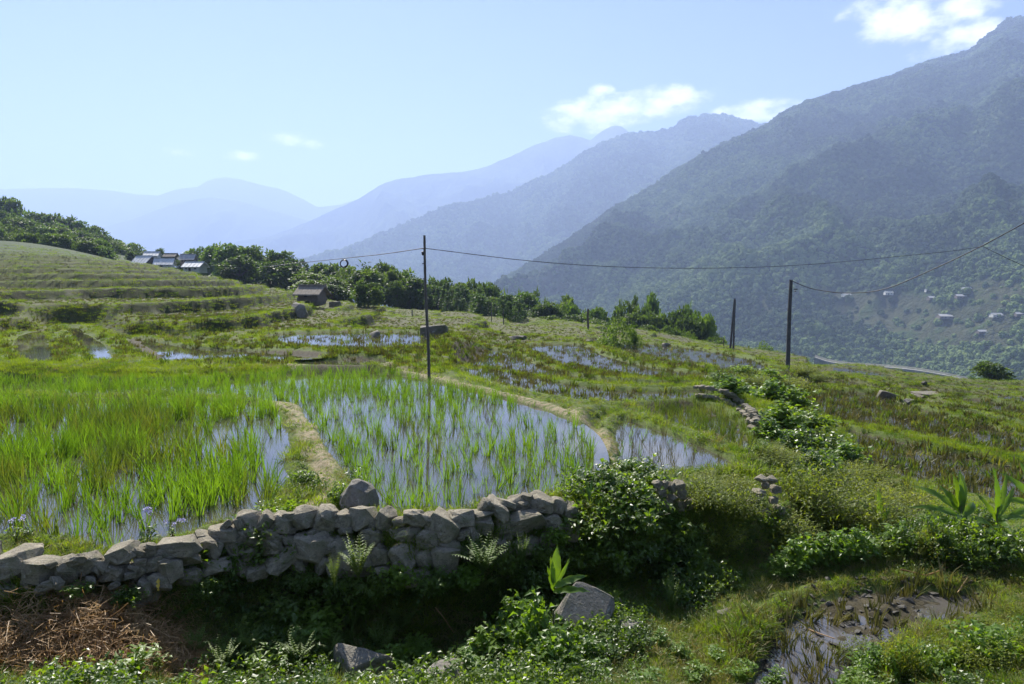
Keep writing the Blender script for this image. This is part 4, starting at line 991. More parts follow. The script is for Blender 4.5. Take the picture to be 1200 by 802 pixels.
m = MB(); m.tube([(.12, -.14, 4.7), (.3, -.14, 4.7)], .03, 6); m.tube([(.2, -.05, 4.6), (.2, -.2, 4.6)], .025, 6); link('bracket', mm(m, 'bracket', M['wire']), pB)
pC, topC = pole('wooden_post', 855, 350, 418, 59, .11, M['concrete_pole'], 'left leaning post of the close pair beyond the stubble paddies', 6)
pD, topD = pole('wooden_post', 859, 352, 417, 60.5, .10, M['concrete_pole'], 'straighter post just right of the leaning post of the close pair', 2.5)
pole('fence_post', 590, 363, 381, 75, .07, M['bamboo_pole'], 'short dark post standing on the ridge left of the tree belt')
pole('fence_post', 689, 362, 396, 58, .11, M['bark'], 'pale square post left of the dome shaped bush')
pole('fence_post', 483, 363, 375, 70, .07, M['bamboo_pole'], 'short stub of a post below the conifer plantation')
pole('fence_post', 848, 396, 414, 62, .05, M['bamboo_pole'], 'thin short stick left of the close pair of posts')
pole('fence_post', 576, 355, 381, 85, .06, M['bamboo_pole'], 'thin dark stem at the right end of the conifer plantation')
def cable(pts, rad, label, n=40):
    """pts: (column, row, distance); the cable runs through them, sampled smoothly"""
    P = np.array([px_depth(*p) for p in pts]); s = np.concatenate([[0], np.cumsum(np.linalg.norm(np.diff(P, axis=0), axis=1))])
    # natural-ish spline
    q = np.linspace(0, s[-1], n); C = np.stack([np.interp(q, s, P[:, i]) for i in range(3)], 1)
    for _ in range(3): C[1:-1] = (C[:-2] + 2 * C[1:-1] + C[2:]) / 4
    m = MB(); m.tube(C, rad, 5); me = mm(m, 'power_cable', M['wire'], True)
    return tag(link('power_cable', me), label, 'cable')
cable([(300, 314, 40), (350, 308.5, 30), (403, 303, 25), (450, 298, 21.5), (497, 291, 18.75)], .012, 'thin black cable running left from the bamboo pole with a coil on it')
cable([(497, 291, 18.75), (540, 296.5, 19.5), (600, 304, 20.5), (660, 309.5, 21.5), (720, 313, 22.5), (780, 314.5, 23.5), (840, 314.5, 24.5), (900, 313, 25.5), (960, 309.5, 26.2), (1020, 304, 26.8), (1080, 298, 27.2), (1120, 294, 27.3), (1152, 289, 27.4)], .010, 'long thin sagging cable from the bamboo pole across the valley view', 70)
cable([(927, 329, 33.9), (950, 339, 33.2), (985, 344, 32), (1020, 343, 31), (1045, 337, 30.2), (1080, 322, 29.2), (1115, 306, 28.2), (1152, 288, 27.2), (1176, 275, 26.5), (1200, 262, 25.8), (1260, 225, 24), (1400, 120, 20)], .021, 'thick black cable rising from the stout pole to the right edge', 70)
cable([(1152, 289, 27.3), (1176, 301, 26.6), (1200, 312, 26), (1260, 340, 25)], .012, 'short cable branching down to the right from the thick cable')
cm = MB(); C0 = px_depth(403, 309, 25)
for k in range(3):
    a = np.linspace(0, 2 * np.pi, 20); r_ = .12 + .015 * k
    cm.tube(np.stack([C0[0] + r_ * np.cos(a), C0[1] + .02 * k + .04 * np.sin(a), C0[2] + r_ * np.sin(a)], 1), .014, 5)
tag(link('cable_coil', mm(cm, 'cable_coil', M['wire'], True)), 'small loop of coiled cable hanging on the thin cable above the trees', 'cable coil')

# ------------------------------------------------------------------ houses and road
M['wall_w'] = plain_mat('pale plastered wall', (.45, .43, .39), (.6, .58, .53), 3, .9, .1)
M['wall_d'] = plain_mat('weathered timber wall', (.09, .075, .06), (.2, .165, .13), 6, .9, .3, stretch=(6, 6, .6))
M['roof_w'] = plain_mat('white fibre cement roof', (.42, .42, .41), (.7, .7, .68), 2, .6, .1)
M['roof_v'] = plain_mat('weathered white roof', (.2, .2, .19), (.44, .44, .42), 2, .7, .1)
M['roof_g'] = plain_mat('grey fibre cement roof', (.25, .25, .25), (.42, .41, .40), 2, .7, .1)
M['roof_t'] = plain_mat('old thatch and tile roof', (.14, .12, .09), (.28, .24, .19), 5, .9, .3)
M['dark'] = plain_mat('dark opening', (.012, .011, .010), (.02, .018, .016), 3, .8, 0)
M['concrete'] = plain_mat('pale road concrete', (.17, .16, .14), (.28, .265, .23), .4, .9, .1)
M['cutbank'] = plain_mat('stony cut bank', (.06, .075, .04), (.17, .165, .14), .5, .95, .4)
def house(loc, w, dp, h, rh, rz, wallm, roofm, label, group=None, ribs=True, shed=False, name='farmhouse'):
    o = empty(name, loc, rz); tag(o, label, 'house', group)
    m = MB(); m.box((0, 0, h / 2 - .2), (w, dp, h + .4))
    if not shed:
        for s in (-1, 1): m.add([(s * w / 2, -dp / 2, h), (s * w / 2, dp / 2, h), (s * w / 2, 0, h + rh)], [(0, 1, 2)])
    link('wall', mm(m, 'wall', wallm), o)
    m = MB(); e = .35; y0 = dp / 2 + e; sl_ = rh / (dp / 2)
    for s in (-1, 1):
        V = [(-w / 2 - e, s * y0, h - e * sl_ + .05), (w / 2 + e, s * y0, h - e * sl_ + .05), (w / 2 + e, 0, h + rh + .05), (-w / 2 - e, 0, h + rh + .05)]
        V += [(x, y, z + .12) for x, y, z in V]
        m.add(V, [(0, 1, 2, 3), (4, 7, 6, 5), (0, 4, 5, 1), (1, 5, 6, 2), (2, 6, 7, 3), (3, 7, 4, 0)])
    r = link('roof', mm(m, 'roof', roofm), o)
    if ribs:
        m = MB(); nr_ = max(5, int(w / .9))
        for i in range(nr_ + 1):
            x = -w / 2 - e + (w + 2 * e) * i / nr_
            for s in (-1, 1): m.tube([(x, s * y0, h - e * sl_ + .18), (x, 0, h + rh + .18)], .05, 4)
        link('ribs', mm(m, 'ribs', roofm), r)
    m = MB(); m.box((0, 0, h + rh + .2), (w + 2 * e, .3, .12)); link('ridge_cap', mm(m, 'ridge_cap', roofm), r)
    m = MB(); m.box((-w * .1, -dp / 2 - .03, h * .38), (w * .14, .08, h * .76)); link('door', mm(m, 'door', M['dark']), o)
    for x in (-.33, .25):
        m = MB(); m.box((x * w, -dp / 2 - .03, h * .55), (w * .13, .08, h * .3)); link('window', mm(m, 'window', M['dark']), o)
    return o
def house_px(u, vb, dep, wpx, hpx, rpx, rz, wm, rm, label, group=None, deep=.8, **kw):
    P = px_depth(u, vb, dep); k = dep / F
    return house(tuple(P), wpx * k, wpx * k * deep, hpx * k, rpx * k, rz, wm, rm, label, group, **kw)
gH = 'farmhouses beyond the left terraces'
house_px(170, 314, 160, 22, 5, 8, R(-22), M['wall_d'], M['roof_w'], 'leftmost farmhouse beyond the terraces with ribbed white roof', gH)
house_px(179, 307, 188, 14, 7, 4, R(8), M['wall_w'], M['roof_w'], 'farmhouse with pale wall rising behind the ribbed white roof', gH)
house_px(193, 313, 160, 18, 3, 6, R(14), M['wall_w'], M['roof_w'], 'low farmhouse with bright white roof right of the pale walled one', gH)
house_px(201, 309, 186, 12, 8, 3, R(0), M['wall_d'], M['roof_t'], 'brown farmhouse standing behind the low white roof', gH)
house_px(229, 318, 150, 20, 5, 5, R(-8), M['wall_w'], M['roof_w'], 'white roofed farmhouse just left of the pale spreading trees', gH)
house_px(221, 309, 165, 14, 5, 5, R(4), M['wall_d'], M['roof_g'], 'blue grey roofed farmhouse behind the white roof by the pale trees', gH)
house_px(284, 327, 165, 7, 3, 2.5, R(10), M['wall_w'], M['roof_w'], 'tiny white shed below the pale spreading trees', gH)
house_px(306, 334, 150, 15, 3, 4, R(-12), M['wall_d'], M['roof_w'], 'small shed with greyish white roof at the end of the terraces', gH)
house_px(366, 348, 62, 25, 4, 7, R(-14), M['wall_d'], M['roof_t'], 'small dark hut with low brown gable roof among the trees', name='field_hut', ribs=False)
MB1 = BVHTree.FromPolygons([tuple(v) for v in V1.reshape(-1, 3)], [tuple(q) for q in q1.tolist()])
def at_m(u, v):
    h = MB1.ray_cast(Vector((0, 0, CAM_Z)), Vector(pxdir(u, v)).normalized()); return h[0]
VH = [(992, 348, 12, 1.6, 2.4, 'w', 'white roofed farmhouse at the left tip of the bare field across the valley'), (1041, 346, 11, 2, 2.4, 'w', 'pale roofed farmhouse at the top edge of the bare field across the valley'), (1087, 342.5, 7, 1.6, 1.8, 'w', 'small white farmhouse above the dark trees across the valley'), (1132, 341, 11, 1.6, 2.4, 'w', 'bright white farmhouse highest on the right across the valley'), (1125, 350, 13, 2, 2.6, 'g', 'grey roofed farmhouse just below the bright white one across the valley'),
      (1107, 373.5, 19, 2, 3, 'g', 'long grey roofed farmhouse in the middle of the fields across the valley'), (1167, 372, 14, 1.8, 3, 'w', 'white roofed farmhouse at the far right across the valley'), (1092, 352, 12, 2, 2.5, 'g', 'dim grey farmhouse among trees at the upper fields across the valley'), (1194, 371, 12, 2, 2.6, 'g', 'grey farmhouse at the right edge of the picture across the valley'), (1150, 391, 12, 1.6, 2.2, 'g', 'low grey farmhouse beneath the dark grove across the valley')]
for (u, v, w, h, rh, c, lb) in VH:
    P = at_m(u, v)
    if P is None: continue
    k = P.y / F; w *= .8; house((P.x, P.y, P.z + .4), w * k, w * k * .7, h * k + .5, rh * k * .8, rng.normal(0, .12), M['wall_w'] if c == 'w' else M['wall_d'], M['roof_v'] if c == 'w' else M['roof_g'], lb, 'farmhouses across the valley', ribs=False)
# road on a bench along the foot of the mountain
RP = [(955, 418), (968, 422.5), (980, 425), (1000, 427.5), (1030, 429), (1055, 431), (1080, 434), (1100, 437.5), (1120, 441.5), (1140, 446), (1180, 460), (1240, 478)]
rp = smooth_poly(RP, 2, False); Lr = []
for u, v in rp: Lr.append(px_depth(u, v, 430 + (1140 - u) * .25))
Lr = np.array(Lr); tn = np.gradient(Lr, axis=0); tn[:, 2] = 0; tn /= np.linalg.norm(tn, axis=1)[:, None]; sd_ = np.stack([tn[:, 1], -tn[:, 0], 0 * tn[:, 0]], 1)
def ribbon(name, a, b, za, zb, mat):
    A = Lr + sd_ * a; B = Lr + sd_ * b; A[:, 2] += za; B[:, 2] += zb; n_ = len(A); V = np.vstack([A, B])
    return make_mesh(name, V, [[(i, i + 1, n_ + i + 1, n_ + i) for i in range(n_ - 1)]], mat)
tag(link('road', ribbon('road', 2.5, 8.0, .1, 0, M['concrete'])), 'pale concrete road along the foot of the mountain', kind='structure')
# embankment and parapet, each a solid
def strip_solid(name, prof, mat):
    k = len(prof); n_ = len(Lr); V = np.concatenate([Lr + sd_ * a + np.array([0, 0, z]) for a, z in prof]); q = []
    for j in range(k):
        j2 = (j + 1) % k; q += [(j * n_ + i, j * n_ + i + 1, j2 * n_ + i + 1, j2 * n_ + i) for i in range(n_ - 1)]
    return make_mesh(name, V, [q], mat)
side = 1 if sd_[len(sd_) // 2][1] < 0 else -1
tag(link('parapet', strip_solid('parapet', [(8.0, -.5), (8.0, .45), (8.5, .45), (8.5, -.5)] if side > 0 else [(-.5, -.5), (-.5, .9), (0, .9), (0, -.5)], M['concrete'])), 'low pale parapet on the valley side of the mountain road', 'parapet')
tag(link('embankment', strip_solid('embankment', [(-3, 1), (-3, -5), (11, -5), (8.6, -.3), (-.05, -.08)] if side > 0 else [(9, 4), (9, -6), (-3, -6), (-.6, -.3), (5.05, -.08)], M['cutbank'])), kind='structure', label='grey stony embankment carrying the mountain road')

# ------------------------------------------------------------------ rice
RICE = [mm(blade_tuft(200 + i, 15, 1.0, .024, .10, .42, 4), 'rice_tuft', M['rice']) for i in range(6)]
RICEO = [mm(blade_tuft(220 + i, 16, 1.0, .024, .12, .38, 4), 'rice_tuft', M['rice_old']) for i in range(5)]
THIN = [mm(blade_tuft(240 + i, 6, 1.0, .022, .06, .35, 3), 'rice_seedling', M['rice']) for i in range(4)]
REED = [mm(blade_tuft(250 + i, 7, 1.0, .022, .08, .3, 3), 'dead_stalks', M['stubble']) for i in range(4)]
def in_poly(poly, n, margin=.1):
    poly = np.asarray(poly); lo, hi = poly.min(0), poly.max(0); out = []
    tot = 0
    while tot < n:
        p = rng.uniform(lo, hi, (n * 3, 2)); p = p[sd_poly(p[:, 0], p[:, 1], poly) > margin]; out.append(p); tot += len(p)
    return np.concatenate(out)[:n]
def thin_out(p, dmin):
    cell = {}; keep = []
    for i, (x, y) in enumerate(p):
        k = (int(x // dmin), int(y // dmin))
        if any((x - p[j][0]) ** 2 + (y - p[j][1]) ** 2 < dmin * dmin for a in (-1, 0, 1) for b in (-1, 0, 1) for j in cell.get((k[0] + a, k[1] + b), ())): continue
        cell.setdefault(k, []).append(i); keep.append(i)
    return p[keep]
pond, leftp, sidep = PADDIES[0], PADDIES[1], PADDIES[2]
rice_p = []     # x, y, height, proto list index
p = thin_out(in_poly(leftp.poly, 12000, .08), .11); p = p[(np.abs(np.arctan2(p[:, 0], p[:, 1])) < R(42))]
nz_ = fbm(p[:, 0] * .55, p[:, 1] * .55, 3, 91); lane = np.abs(((p[:, 0] * .93 + p[:, 1] * .2) / .95) % 1 - .5) < .10
keep = (rng.random(len(p)) < np.clip(.60 + .95 * nz_, .1, 1)) & ~(lane & (rng.random(len(p)) < .8)); left_pts = p[keep]
hl = rng.uniform(.32, .60, len(left_pts)) * (1 + .12 * fbm(left_pts[:, 0], left_pts[:, 1], 2, 92))
old = rng.random(len(left_pts)) < .40 + .9 * fbm(left_pts[:, 0] * .5, left_pts[:, 1] * .5, 3, 93)
p = thin_out(in_poly(pond.poly, 9000, .12), .15); p = p[(np.abs(np.arctan2(p[:, 0], p[:, 1])) < R(42))]
uv = np.array([(600 + F * x / y, 330 + F * 2.8 / y) for x, y in p]); cl_ = fbm(p[:, 0] * .9, p[:, 1] * .9, 3, 95)
den = .27 + .75 * cl_ + .30 * sstep(480, 585, uv[:, 1]) - .10 * sstep(380, 300, uv[:, 0]) * 0 + .12 * (sstep(350, 250, uv[:, 0])) + .2 * sstep(520, 400, uv[:, 0]) * sstep(440, 470, uv[:, 1]) - .2 * sstep(600, 690, uv[:, 0])
edge_b = sstep(.7, .15, sd_poly(p[:, 0], p[:, 1], pond.poly)) * .35
keep = rng.random(len(p)) < np.clip(den + edge_b, .06, .95); pond_pts = p[keep]
hp = rng.uniform(.22, .5, len(pond_pts))
allp = np.vstack([left_pts, pond_pts]); allh = np.concatenate([hl, hp]); alld = np.concatenate([old, rng.random(len(pond_pts)) < .08]); isleft = np.arange(len(allp)) < len(left_pts)
order = np.argsort(allp[:, 1] - .8 * allh); order = [i for i in order if abs(allp[i, 0] / allp[i, 1]) < .74]
single = set(order[:300])
LB_L, LB_P = 'tall green rice tuft in the dense paddy at left behind the stone wall', 'bright green rice tuft standing in the pond behind the stone wall'
for i in single:
    me = (RICEO if alld[i] else RICE)[rng.integers(5)]
    o = link('rice_tuft', me, None, (allp[i, 0], allp[i, 1], -.07)); h = allh[i] + .06; w = h * rng.uniform(.8, 1.15); o.scale = (w, w, h)
    o.rotation_euler = (rng.normal(0, .09), rng.normal(0, .09), rng.uniform(0, 6.28)); tag(o, LB_L if isleft[i] else LB_P, 'rice plant', 'rice tufts in the dense left paddy' if isleft[i] else 'rice tufts in the open pond')
rest = np.array([i for i in range(len(allp)) if i not in single])
for flag, nm, lb in ((True, 'rice', 'dense green and brown rice filling the left paddy'), (False, 'rice', 'scattered bright rice standing in the open pond')):
    ii = rest[isleft[rest] == flag]; P = np.column_stack([allp[ii], np.full(len(ii), -.07)]); h = allh[ii] + .06; w = h * rng.uniform(.8, 1.15, len(ii))
    idx = np.where(alld[ii], 6 + rng.integers(0, 5, len(ii)), rng.integers(0, 6, len(ii)))
    scatter(nm, P, rots(len(ii), .09), np.stack([w, w, h], 1), RICE + RICEO, lb, 'rice', idx)
p = thin_out(in_poly(pond.poly, 7000, .08), .12); p = p[rng.random(len(p)) < .45]
scatter('rice_seedlings', np.column_stack([p, np.full(len(p), -.06)]), rots(len(p), .12), rng.uniform(.18, .42, len(p)), THIN + REED[:1], 'thin single rice stems and dead stalks in the pond', 'rice')
p = thin_out(in_poly(sidep.poly, 2500, .1), .16); p = p[rng.random(len(p)) < .6]
scatter('dead_stalks', np.column_stack([p, np.full(len(p), sidep.z - .08)]), rots(len(p), .14), rng.uniform(.25, .5, len(p)), REED + THIN[:1], 'dark dead stalks standing in the small right pond', 'stalks')
p = thin_out(in_poly(PADDIES[3].poly, 5000, .05), .13); p = p[rng.random(len(p)) < .85]
scatter('rice', np.column_stack([p, [gz(x, y) for x, y in p]]), rots(len(p), .12), rng.uniform(.25, .42, len(p)), RICEO + REED[:2], 'olive rice on the strip behind the small pond', 'rice')

# stubble of cut rice
STUB = [mm(blade_tuft(260 + i, 16, 1.0, .035, .2, .5, 2, .5), 'stubble_tuft', M['stubble']) for i in range(5)]
STUBG = [mm(blade_tuft(270 + i, 14, 1.0, .035, .2, .5, 2, .5), 'stubble_tuft', M['rice_old']) for i in range(3)]
FSTUB = [mm(blade_tuft(320 + i, 15, 1.0, .13, .38, .45, 2, .6), 'stubble_tuft', M['stubble']) for i in range(5)]
FSTUBG = [mm(blade_tuft(330 + i, 15, 1.0, .12, .36, .45, 2, .6), 'stubble_tuft', M['rice_old']) for i in range(3)]
GRASS = [mm(blade_tuft(280 + i, 26, 1.0, .05, .7, .9, 2, .5, .1), 'grass_tuft', M['grass']) for i in range(5)]
GRASSD = [mm(blade_tuft(290 + i, 22, 1.0, .045, .7, 1.1, 2, .5, .2), 'grass_tuft', M['grass_dry']) for i in range(3)]
FARG = [mm(blade_tuft(300 + i, 60, 1.0, .10, 2.6, .6, 2, .5), 'grass_patch', M['grass']) for i in range(5)]
FARD = [mm(blade_tuft(310 + i, 50, 1.0, .10, 2.6, .6, 2, .5), 'grass_patch', M['grass_dry']) for i in range(2)]
def on_ground(p): return np.column_stack([p, [gz(x, y) for x, y in p]])
for q in PADDIES:
    if q.name in ('stubble_paddy', 'right_paddy', 'wet_paddy'):
        A = .5 * abs(np.sum(q.poly[:, 0] * np.roll(q.poly[:, 1], -1) - np.roll(q.poly[:, 0], -1) * q.poly[:, 1]))
        ymean = q.poly[:, 1].mean(); sp = .21 if ymean < 26 else .3; n = int(min(9000, A / sp ** 2 * 2.2))
        p = thin_out(in_poly(q.poly, n, .05), sp * .62); dn_ = {'wet_paddy': .22, 'right_paddy': .6}.get(q.name, .56)
        p = p[(rng.random(len(p)) < dn_ + .45 * fbm(p[:, 0] * .6, p[:, 1] * .6, 3, 97))]; P = on_ground(p); P[:, 2] = np.maximum(P[:, 2], q.z - .1) - .02
        s = rng.uniform(.14, .30, len(p)) * {'wet_paddy': .85, 'right_paddy': 1.25}.get(q.name, 1.0); scatter('rice_stubble', P, rots(len(p), .15), np.stack([s * 1.05, s * 1.05, s], 1), FSTUB + FSTUBG, 'brown and olive rice stubble in a ' + ('wet terrace on the left' if q.name == 'wet_paddy' else ('curved terrace on the right' if q.name == 'right_paddy' else 'wet paddy behind the pond')), 'stubble')
# sample the ground sheet: picture-even, weighted by what grows there
ca = np.stack([GX[:-1, :-1], GY[:-1, :-1], GZ[:-1, :-1]], -1); u_c = TH[:-1, :-1]; r_c = RR[:-1, :-1]
eye = np.array([0, 0, CAM_Z]); e1 = np.stack([GX[1:, :-1], GY[1:, :-1], GZ[1:, :-1]], -1) - ca; e2 = np.stack([GX[:-1, 1:], GY[:-1, 1:], GZ[:-1, 1:]], -1) - ca
nn = np.cross(e2, e1); area = np.linalg.norm(nn, axis=-1); view = eye - ca; vd = np.linalg.norm(view, axis=-1)
persp = np.abs((nn * view).sum(-1)) / vd ** 3
persp = np.maximum(persp, area / vd ** 2 * .10)
win = (np.abs(u_c) < R(52)) & (r_c > 3.6) & (r_c < 150)
def sample(w, n):
    w = (w * win).ravel(); c = np.cumsum(w); f = np.searchsorted(c, rng.random(n) * c[-1]); a, b = rng.random((2, n, 1))
    A = ca.reshape(-1, 3)[f]; return A + e1.reshape(-1, 3)[f] * a + e2.reshape(-1, 3)[f] * b, f
G0, W0, PD, FL0, R0, PT, L0 = (q[:-1, :-1] for q in (GG, GW, GP, GFL, GR, GPATH, GL))
MLOW = GM[:-1, :-1]; dry_land = (PD < 0)
ditch = (1 - MLOW) * (r_c < 13)
# near grass on bunds and banks
P, f = sample(persp * dry_land * np.clip(G0 + .3, 0, 1) * (1 - .9 * PT) * (r_c < 22), 38000)
s = rng.uniform(.05, .15, len(P)) * (.7 + .6 * fbm(P[:, 0], P[:, 1], 2, 99)); d_ = np.hypot(P[:, 0], P[:, 1]); s = np.clip(s, .03, .2) * (1 + d_ / 40)
scatter('grass', P, rots(len(P), .25), np.stack([s * 1.3, s * 1.3, s], 1), GRASS + GRASSD, 'short mixed grass on the bunds and banks', 'grass', np.where(rng.random(len(P)) < .82, rng.integers(0, 5, len(P)), rng.integers(5, 8, len(P))))
P, f = sample(persp * dry_land * (r_c >= 20) * np.clip(.1 + G0 + 1.2 * L0 - .75 * R0 - .42 * FL0, 0, 3) * (1 - PT), 36000)
d_ = np.hypot(P[:, 0], P[:, 1]); s = rng.uniform(.05, .11, len(P)) * (1 + d_ / 160); wd = s * (.6 + d_ / 130)
riser = R0.ravel()[f] > .5
scatter('terrace_grass', P, rots(len(P), .15), np.stack([wd, wd, s], 1), FARG + FARD, 'grass covering the distant terraces and their banks', 'grass', np.where(rng.random(len(P)) < .92, rng.integers(0, 5, len(P)), rng.integers(5, 7, len(P))))
P, f = sample(persp * dry_land * (r_c >= 13) * FL0 * (1 - PT), 48000)
d_ = np.hypot(P[:, 0], P[:, 1]); s = rng.uniform(.12, .24, len(P)) * (1 - .45 * sstep(28, 50, d_)); wd = s * (1 + d_ / 70)
scatter('rice_stubble', P, rots(len(P), .12), np.stack([wd, wd, s], 1), FSTUB + FSTUBG, 'olive rice stubble on the flats of the far terraces', 'stubble', np.where(rng.random(len(P)) < .4, rng.integers(5, 8, len(P)), rng.integers(0, 5, len(P))))
# ------------------------------------------------------------------ foreground plants
PROTO = {}
def plant_proto(kind, i):
    key = (kind, i)
    if key in PROTO: return PROTO[key]
    sd = 400 + i * 7
    if kind == 'weedy':     # knee-high broadleaf weeds
        st, lf = bush(sd, 1.0, .75, 26, 620, .17, .11, .5, 1.0, .25, .15); ms, ml = M['stem'], M['weed']
    elif kind == 'bramble': # dense mound of medium leaves
        st, lf = bush(sd + 1, .9, .9, 34, 1100, .14, .095, .3, 1.1, .3, .06); ms, ml = M['stem'], M['weed']
    elif kind == 'leafy':   # bright small leaves
        st, lf = bush(sd + 2, 1.0, .6, 20, 520, .17, .11, .6, .9, .2, .15); ms, ml = M['stem'], M['bright']
    elif kind == 'feathery':
        st, lf = bush(sd + 3, 1.0, .8, 60, 2600, .10, .03, .9, 1.0, .2, .1); ms, ml = M['stem'], M['feather']
    elif kind == 'sprig':
        st, lf = bush(sd + 4, 1.0, .35, 9, 200, .13, .05, .8, .8, .1, .25); ms, ml = M['stem'], M['bright']
    elif kind == 'fern':
        PROTO[key] = (None, mm(fern(sd + 5, 1.0, 26), 'fronds', M['fern'])); return PROTO[key]
    PROTO[key] = (mm(st, 'stems', ms), mm(lf, 'leaves', ml)); return PROTO[key]
def plant(kind, i, u, v, hpx, wpx, label, group=None, name=None, cat='bush', dep=None, lift=0.0):
    """v: row of the root, hpx/wpx: size in picture pixels"""
    P = at(u, v) if dep is None else Vector(px_depth(u, v, dep))
    k = P.y / F; st, lf = plant_proto(kind, i % 3)
    nat = {'weedy': 1.3, 'bramble': 1.6, 'leafy': 1.05, 'feathery': 1.35, 'sprig': .65, 'fern': 1.45}[kind]
    o = empty(name or {'fern': 'fern', 'sprig': 'weed', 'weedy': 'weed', 'leafy': 'leafy_bush', 'bramble': 'leafy_bush', 'feathery': 'feathery_shrub'}[kind], (P.x, P.y, P.z + lift - .02), rng.uniform(0, 6.28))
    w = wpx * k / nat * 1.15; o.scale = (w, w, hpx * k * 1.2)
    tag(o, label, cat, group)
    if st: link('stems', st, o)
    link('fronds' if kind == 'fern' else 'leaves', lf, o); return o
# ferns on the wall
plant('fern', 0, 566, 672, 44, 66, 'bright feathery fern growing against the stone wall right of centre', cat='fern', dep=7.15)
plant('fern', 1, 420, 680, 54, 52, 'bright fern clump on the wall below the rounded boulder', cat='fern', dep=6.95)
plant('fern', 2, 612, 664, 38, 26, 'thin fern sprig right of the bigger wall fern', cat='fern', dep=7.4)
plant('fern', 1, 787, 722, 52, 28, 'upright yellow green fern tuft standing in the shaded ditch', cat='fern')
plant('fern', 0, 392, 690, 44, 20, 'pale fern sprig hanging over the dark ditch wall', cat='fern', dep=6.85)
plant('fern', 2, 448, 772, 46, 50, 'ferny tuft behind the blocky boulder at bottom', cat='fern', dep=6.9)
plant('fern', 1, 410, 768, 38, 28, 'small ferny tuft left of the blocky boulder', cat='fern', dep=6.9)
# bush that tumbles over the bank
gb = 'leafy mounds tumbling over the bank'
for (u, v, h, w) in [(700, 585, 46, 80), (745, 570, 38, 80), (690, 625, 52, 80), (735, 620, 60, 90), (775, 640, 56, 80), (720, 665, 60, 90), (765, 680, 62, 90), (805, 660, 50, 60), (680, 660, 46, 70), (800, 710, 46, 60), (830, 690, 44, 60)]:
    plant('bramble', int(u), u, v, h, w, 'dark leafy mound on the bank right of the wall', gb)
for (u, v, h, w) in [(712, 580, 34, 50), (750, 600, 36, 44), (700, 610, 38, 44), (800, 640, 34, 40), (785, 625, 34, 40), (740, 560, 26, 40)]:
    plant('leafy', int(u), u, v, h, w, 'pale leaved weed on the dark mound by the wall', 'pale weeds on the leafy mound')
# yellow-green feathery shrubs of the slope
gf = 'feathery shrubs on the middle slope'
for (u, v, h, w) in [(945, 612, 74, 96), (985, 622, 66, 90), (905, 545, 22, 60), (930, 650, 50, 80), (1020, 610, 52, 80), (1040, 625, 44, 70), (965, 575, 44, 80), (1010, 585, 34, 70), (1060, 600, 34, 60)]:
    plant('feathery', int(u), u, v, h, w, 'feathery yellow green shrub on the slope right of the dark hollow', gf + ' right of the hollow')
for (u, v, h, w) in [(830, 600, 48, 70), (860, 610, 46, 60), (840, 645, 50, 60), (815, 585, 30, 60), (862, 580, 24, 40), (835, 572, 22, 60)]:
    plant('feathery', int(u), u, v, h, w, 'feathery yellow green shrub on the slope left of the dark hollow', gf + ' left of the hollow')
# leafy bushes climbing the bank between the paddies
gk = 'bushes along the bank between the paddies'
for (u, v, h, w) in [(858, 462, 26, 44), (880, 455, 26, 40), (903, 470, 30, 48), (930, 480, 32, 44), (918, 500, 36, 54), (950, 505, 34, 50), (900, 515, 30, 40), (935, 530, 36, 56), (965, 530, 34, 50), (990, 545, 34, 52), (910, 540, 26, 44), (950, 555, 36, 54), (1015, 565, 34, 50), (1000, 565, 30, 44), (845, 448, 16, 30), (872, 440, 16, 30), (900, 450, 22, 36), (925, 458, 24, 40), (940, 440, 18, 34), (955, 448, 18, 34)]:
    plant(('leafy', 'weedy', 'feathery')[int(u / 5) % 3], int(u), u, v, h * .85, w, 'leafy green bush on the bank above the right terraces', gk)
# weeds along the lower bund on the right
gw = 'broad leaved weeds before the ginger plants'
for (u, v, h, w) in [(1060, 648, 48, 56), (1085, 655, 46, 50), (1110, 660, 52, 56), (1140, 662, 54, 60), (1170, 655, 48, 56), (1195, 650, 44, 50), (1035, 650, 36, 44), (1125, 640, 50, 50), (1160, 630, 40, 50), (1075, 630, 40, 50)]:
    for j, kd in enumerate(('weedy', ('bramble', 'sprig', 'feathery')[int(u) % 3])):
        plant(kd, int(u) + j, u + rng.uniform(-12, 12), v + rng.uniform(-5, 5), h * rng.uniform(.6, 1.05), w * rng.uniform(.6, .95), 'broad leaved weed before the long leafed ginger plants', gw)
for (u, v, h, w) in [(930, 668, 40, 44), (955, 662, 44, 46), (980, 660, 46, 44), (915, 676, 28, 34), (1005, 655, 40, 44)]:
    plant('leafy', int(u), u, v, h, w, 'bright leafy weed on the bund behind the muddy puddle', 'bright weeds behind the muddy puddle')
# plant at bottom centre
for (u, v, h, w) in [(600, 770, 84, 70), (630, 776, 92, 76), (570, 785, 60, 70), (655, 790, 70, 70), (690, 780, 40, 56), (548, 800, 54, 60), (618, 740, 50, 50)]:
    plant(('leafy', 'leafy', 'sprig')[int(u) % 3], int(u), u, v, h * .95, w * .9, 'tall bright leafy weed at bottom centre beside the pale slab', 'bright leafy weeds at bottom centre')
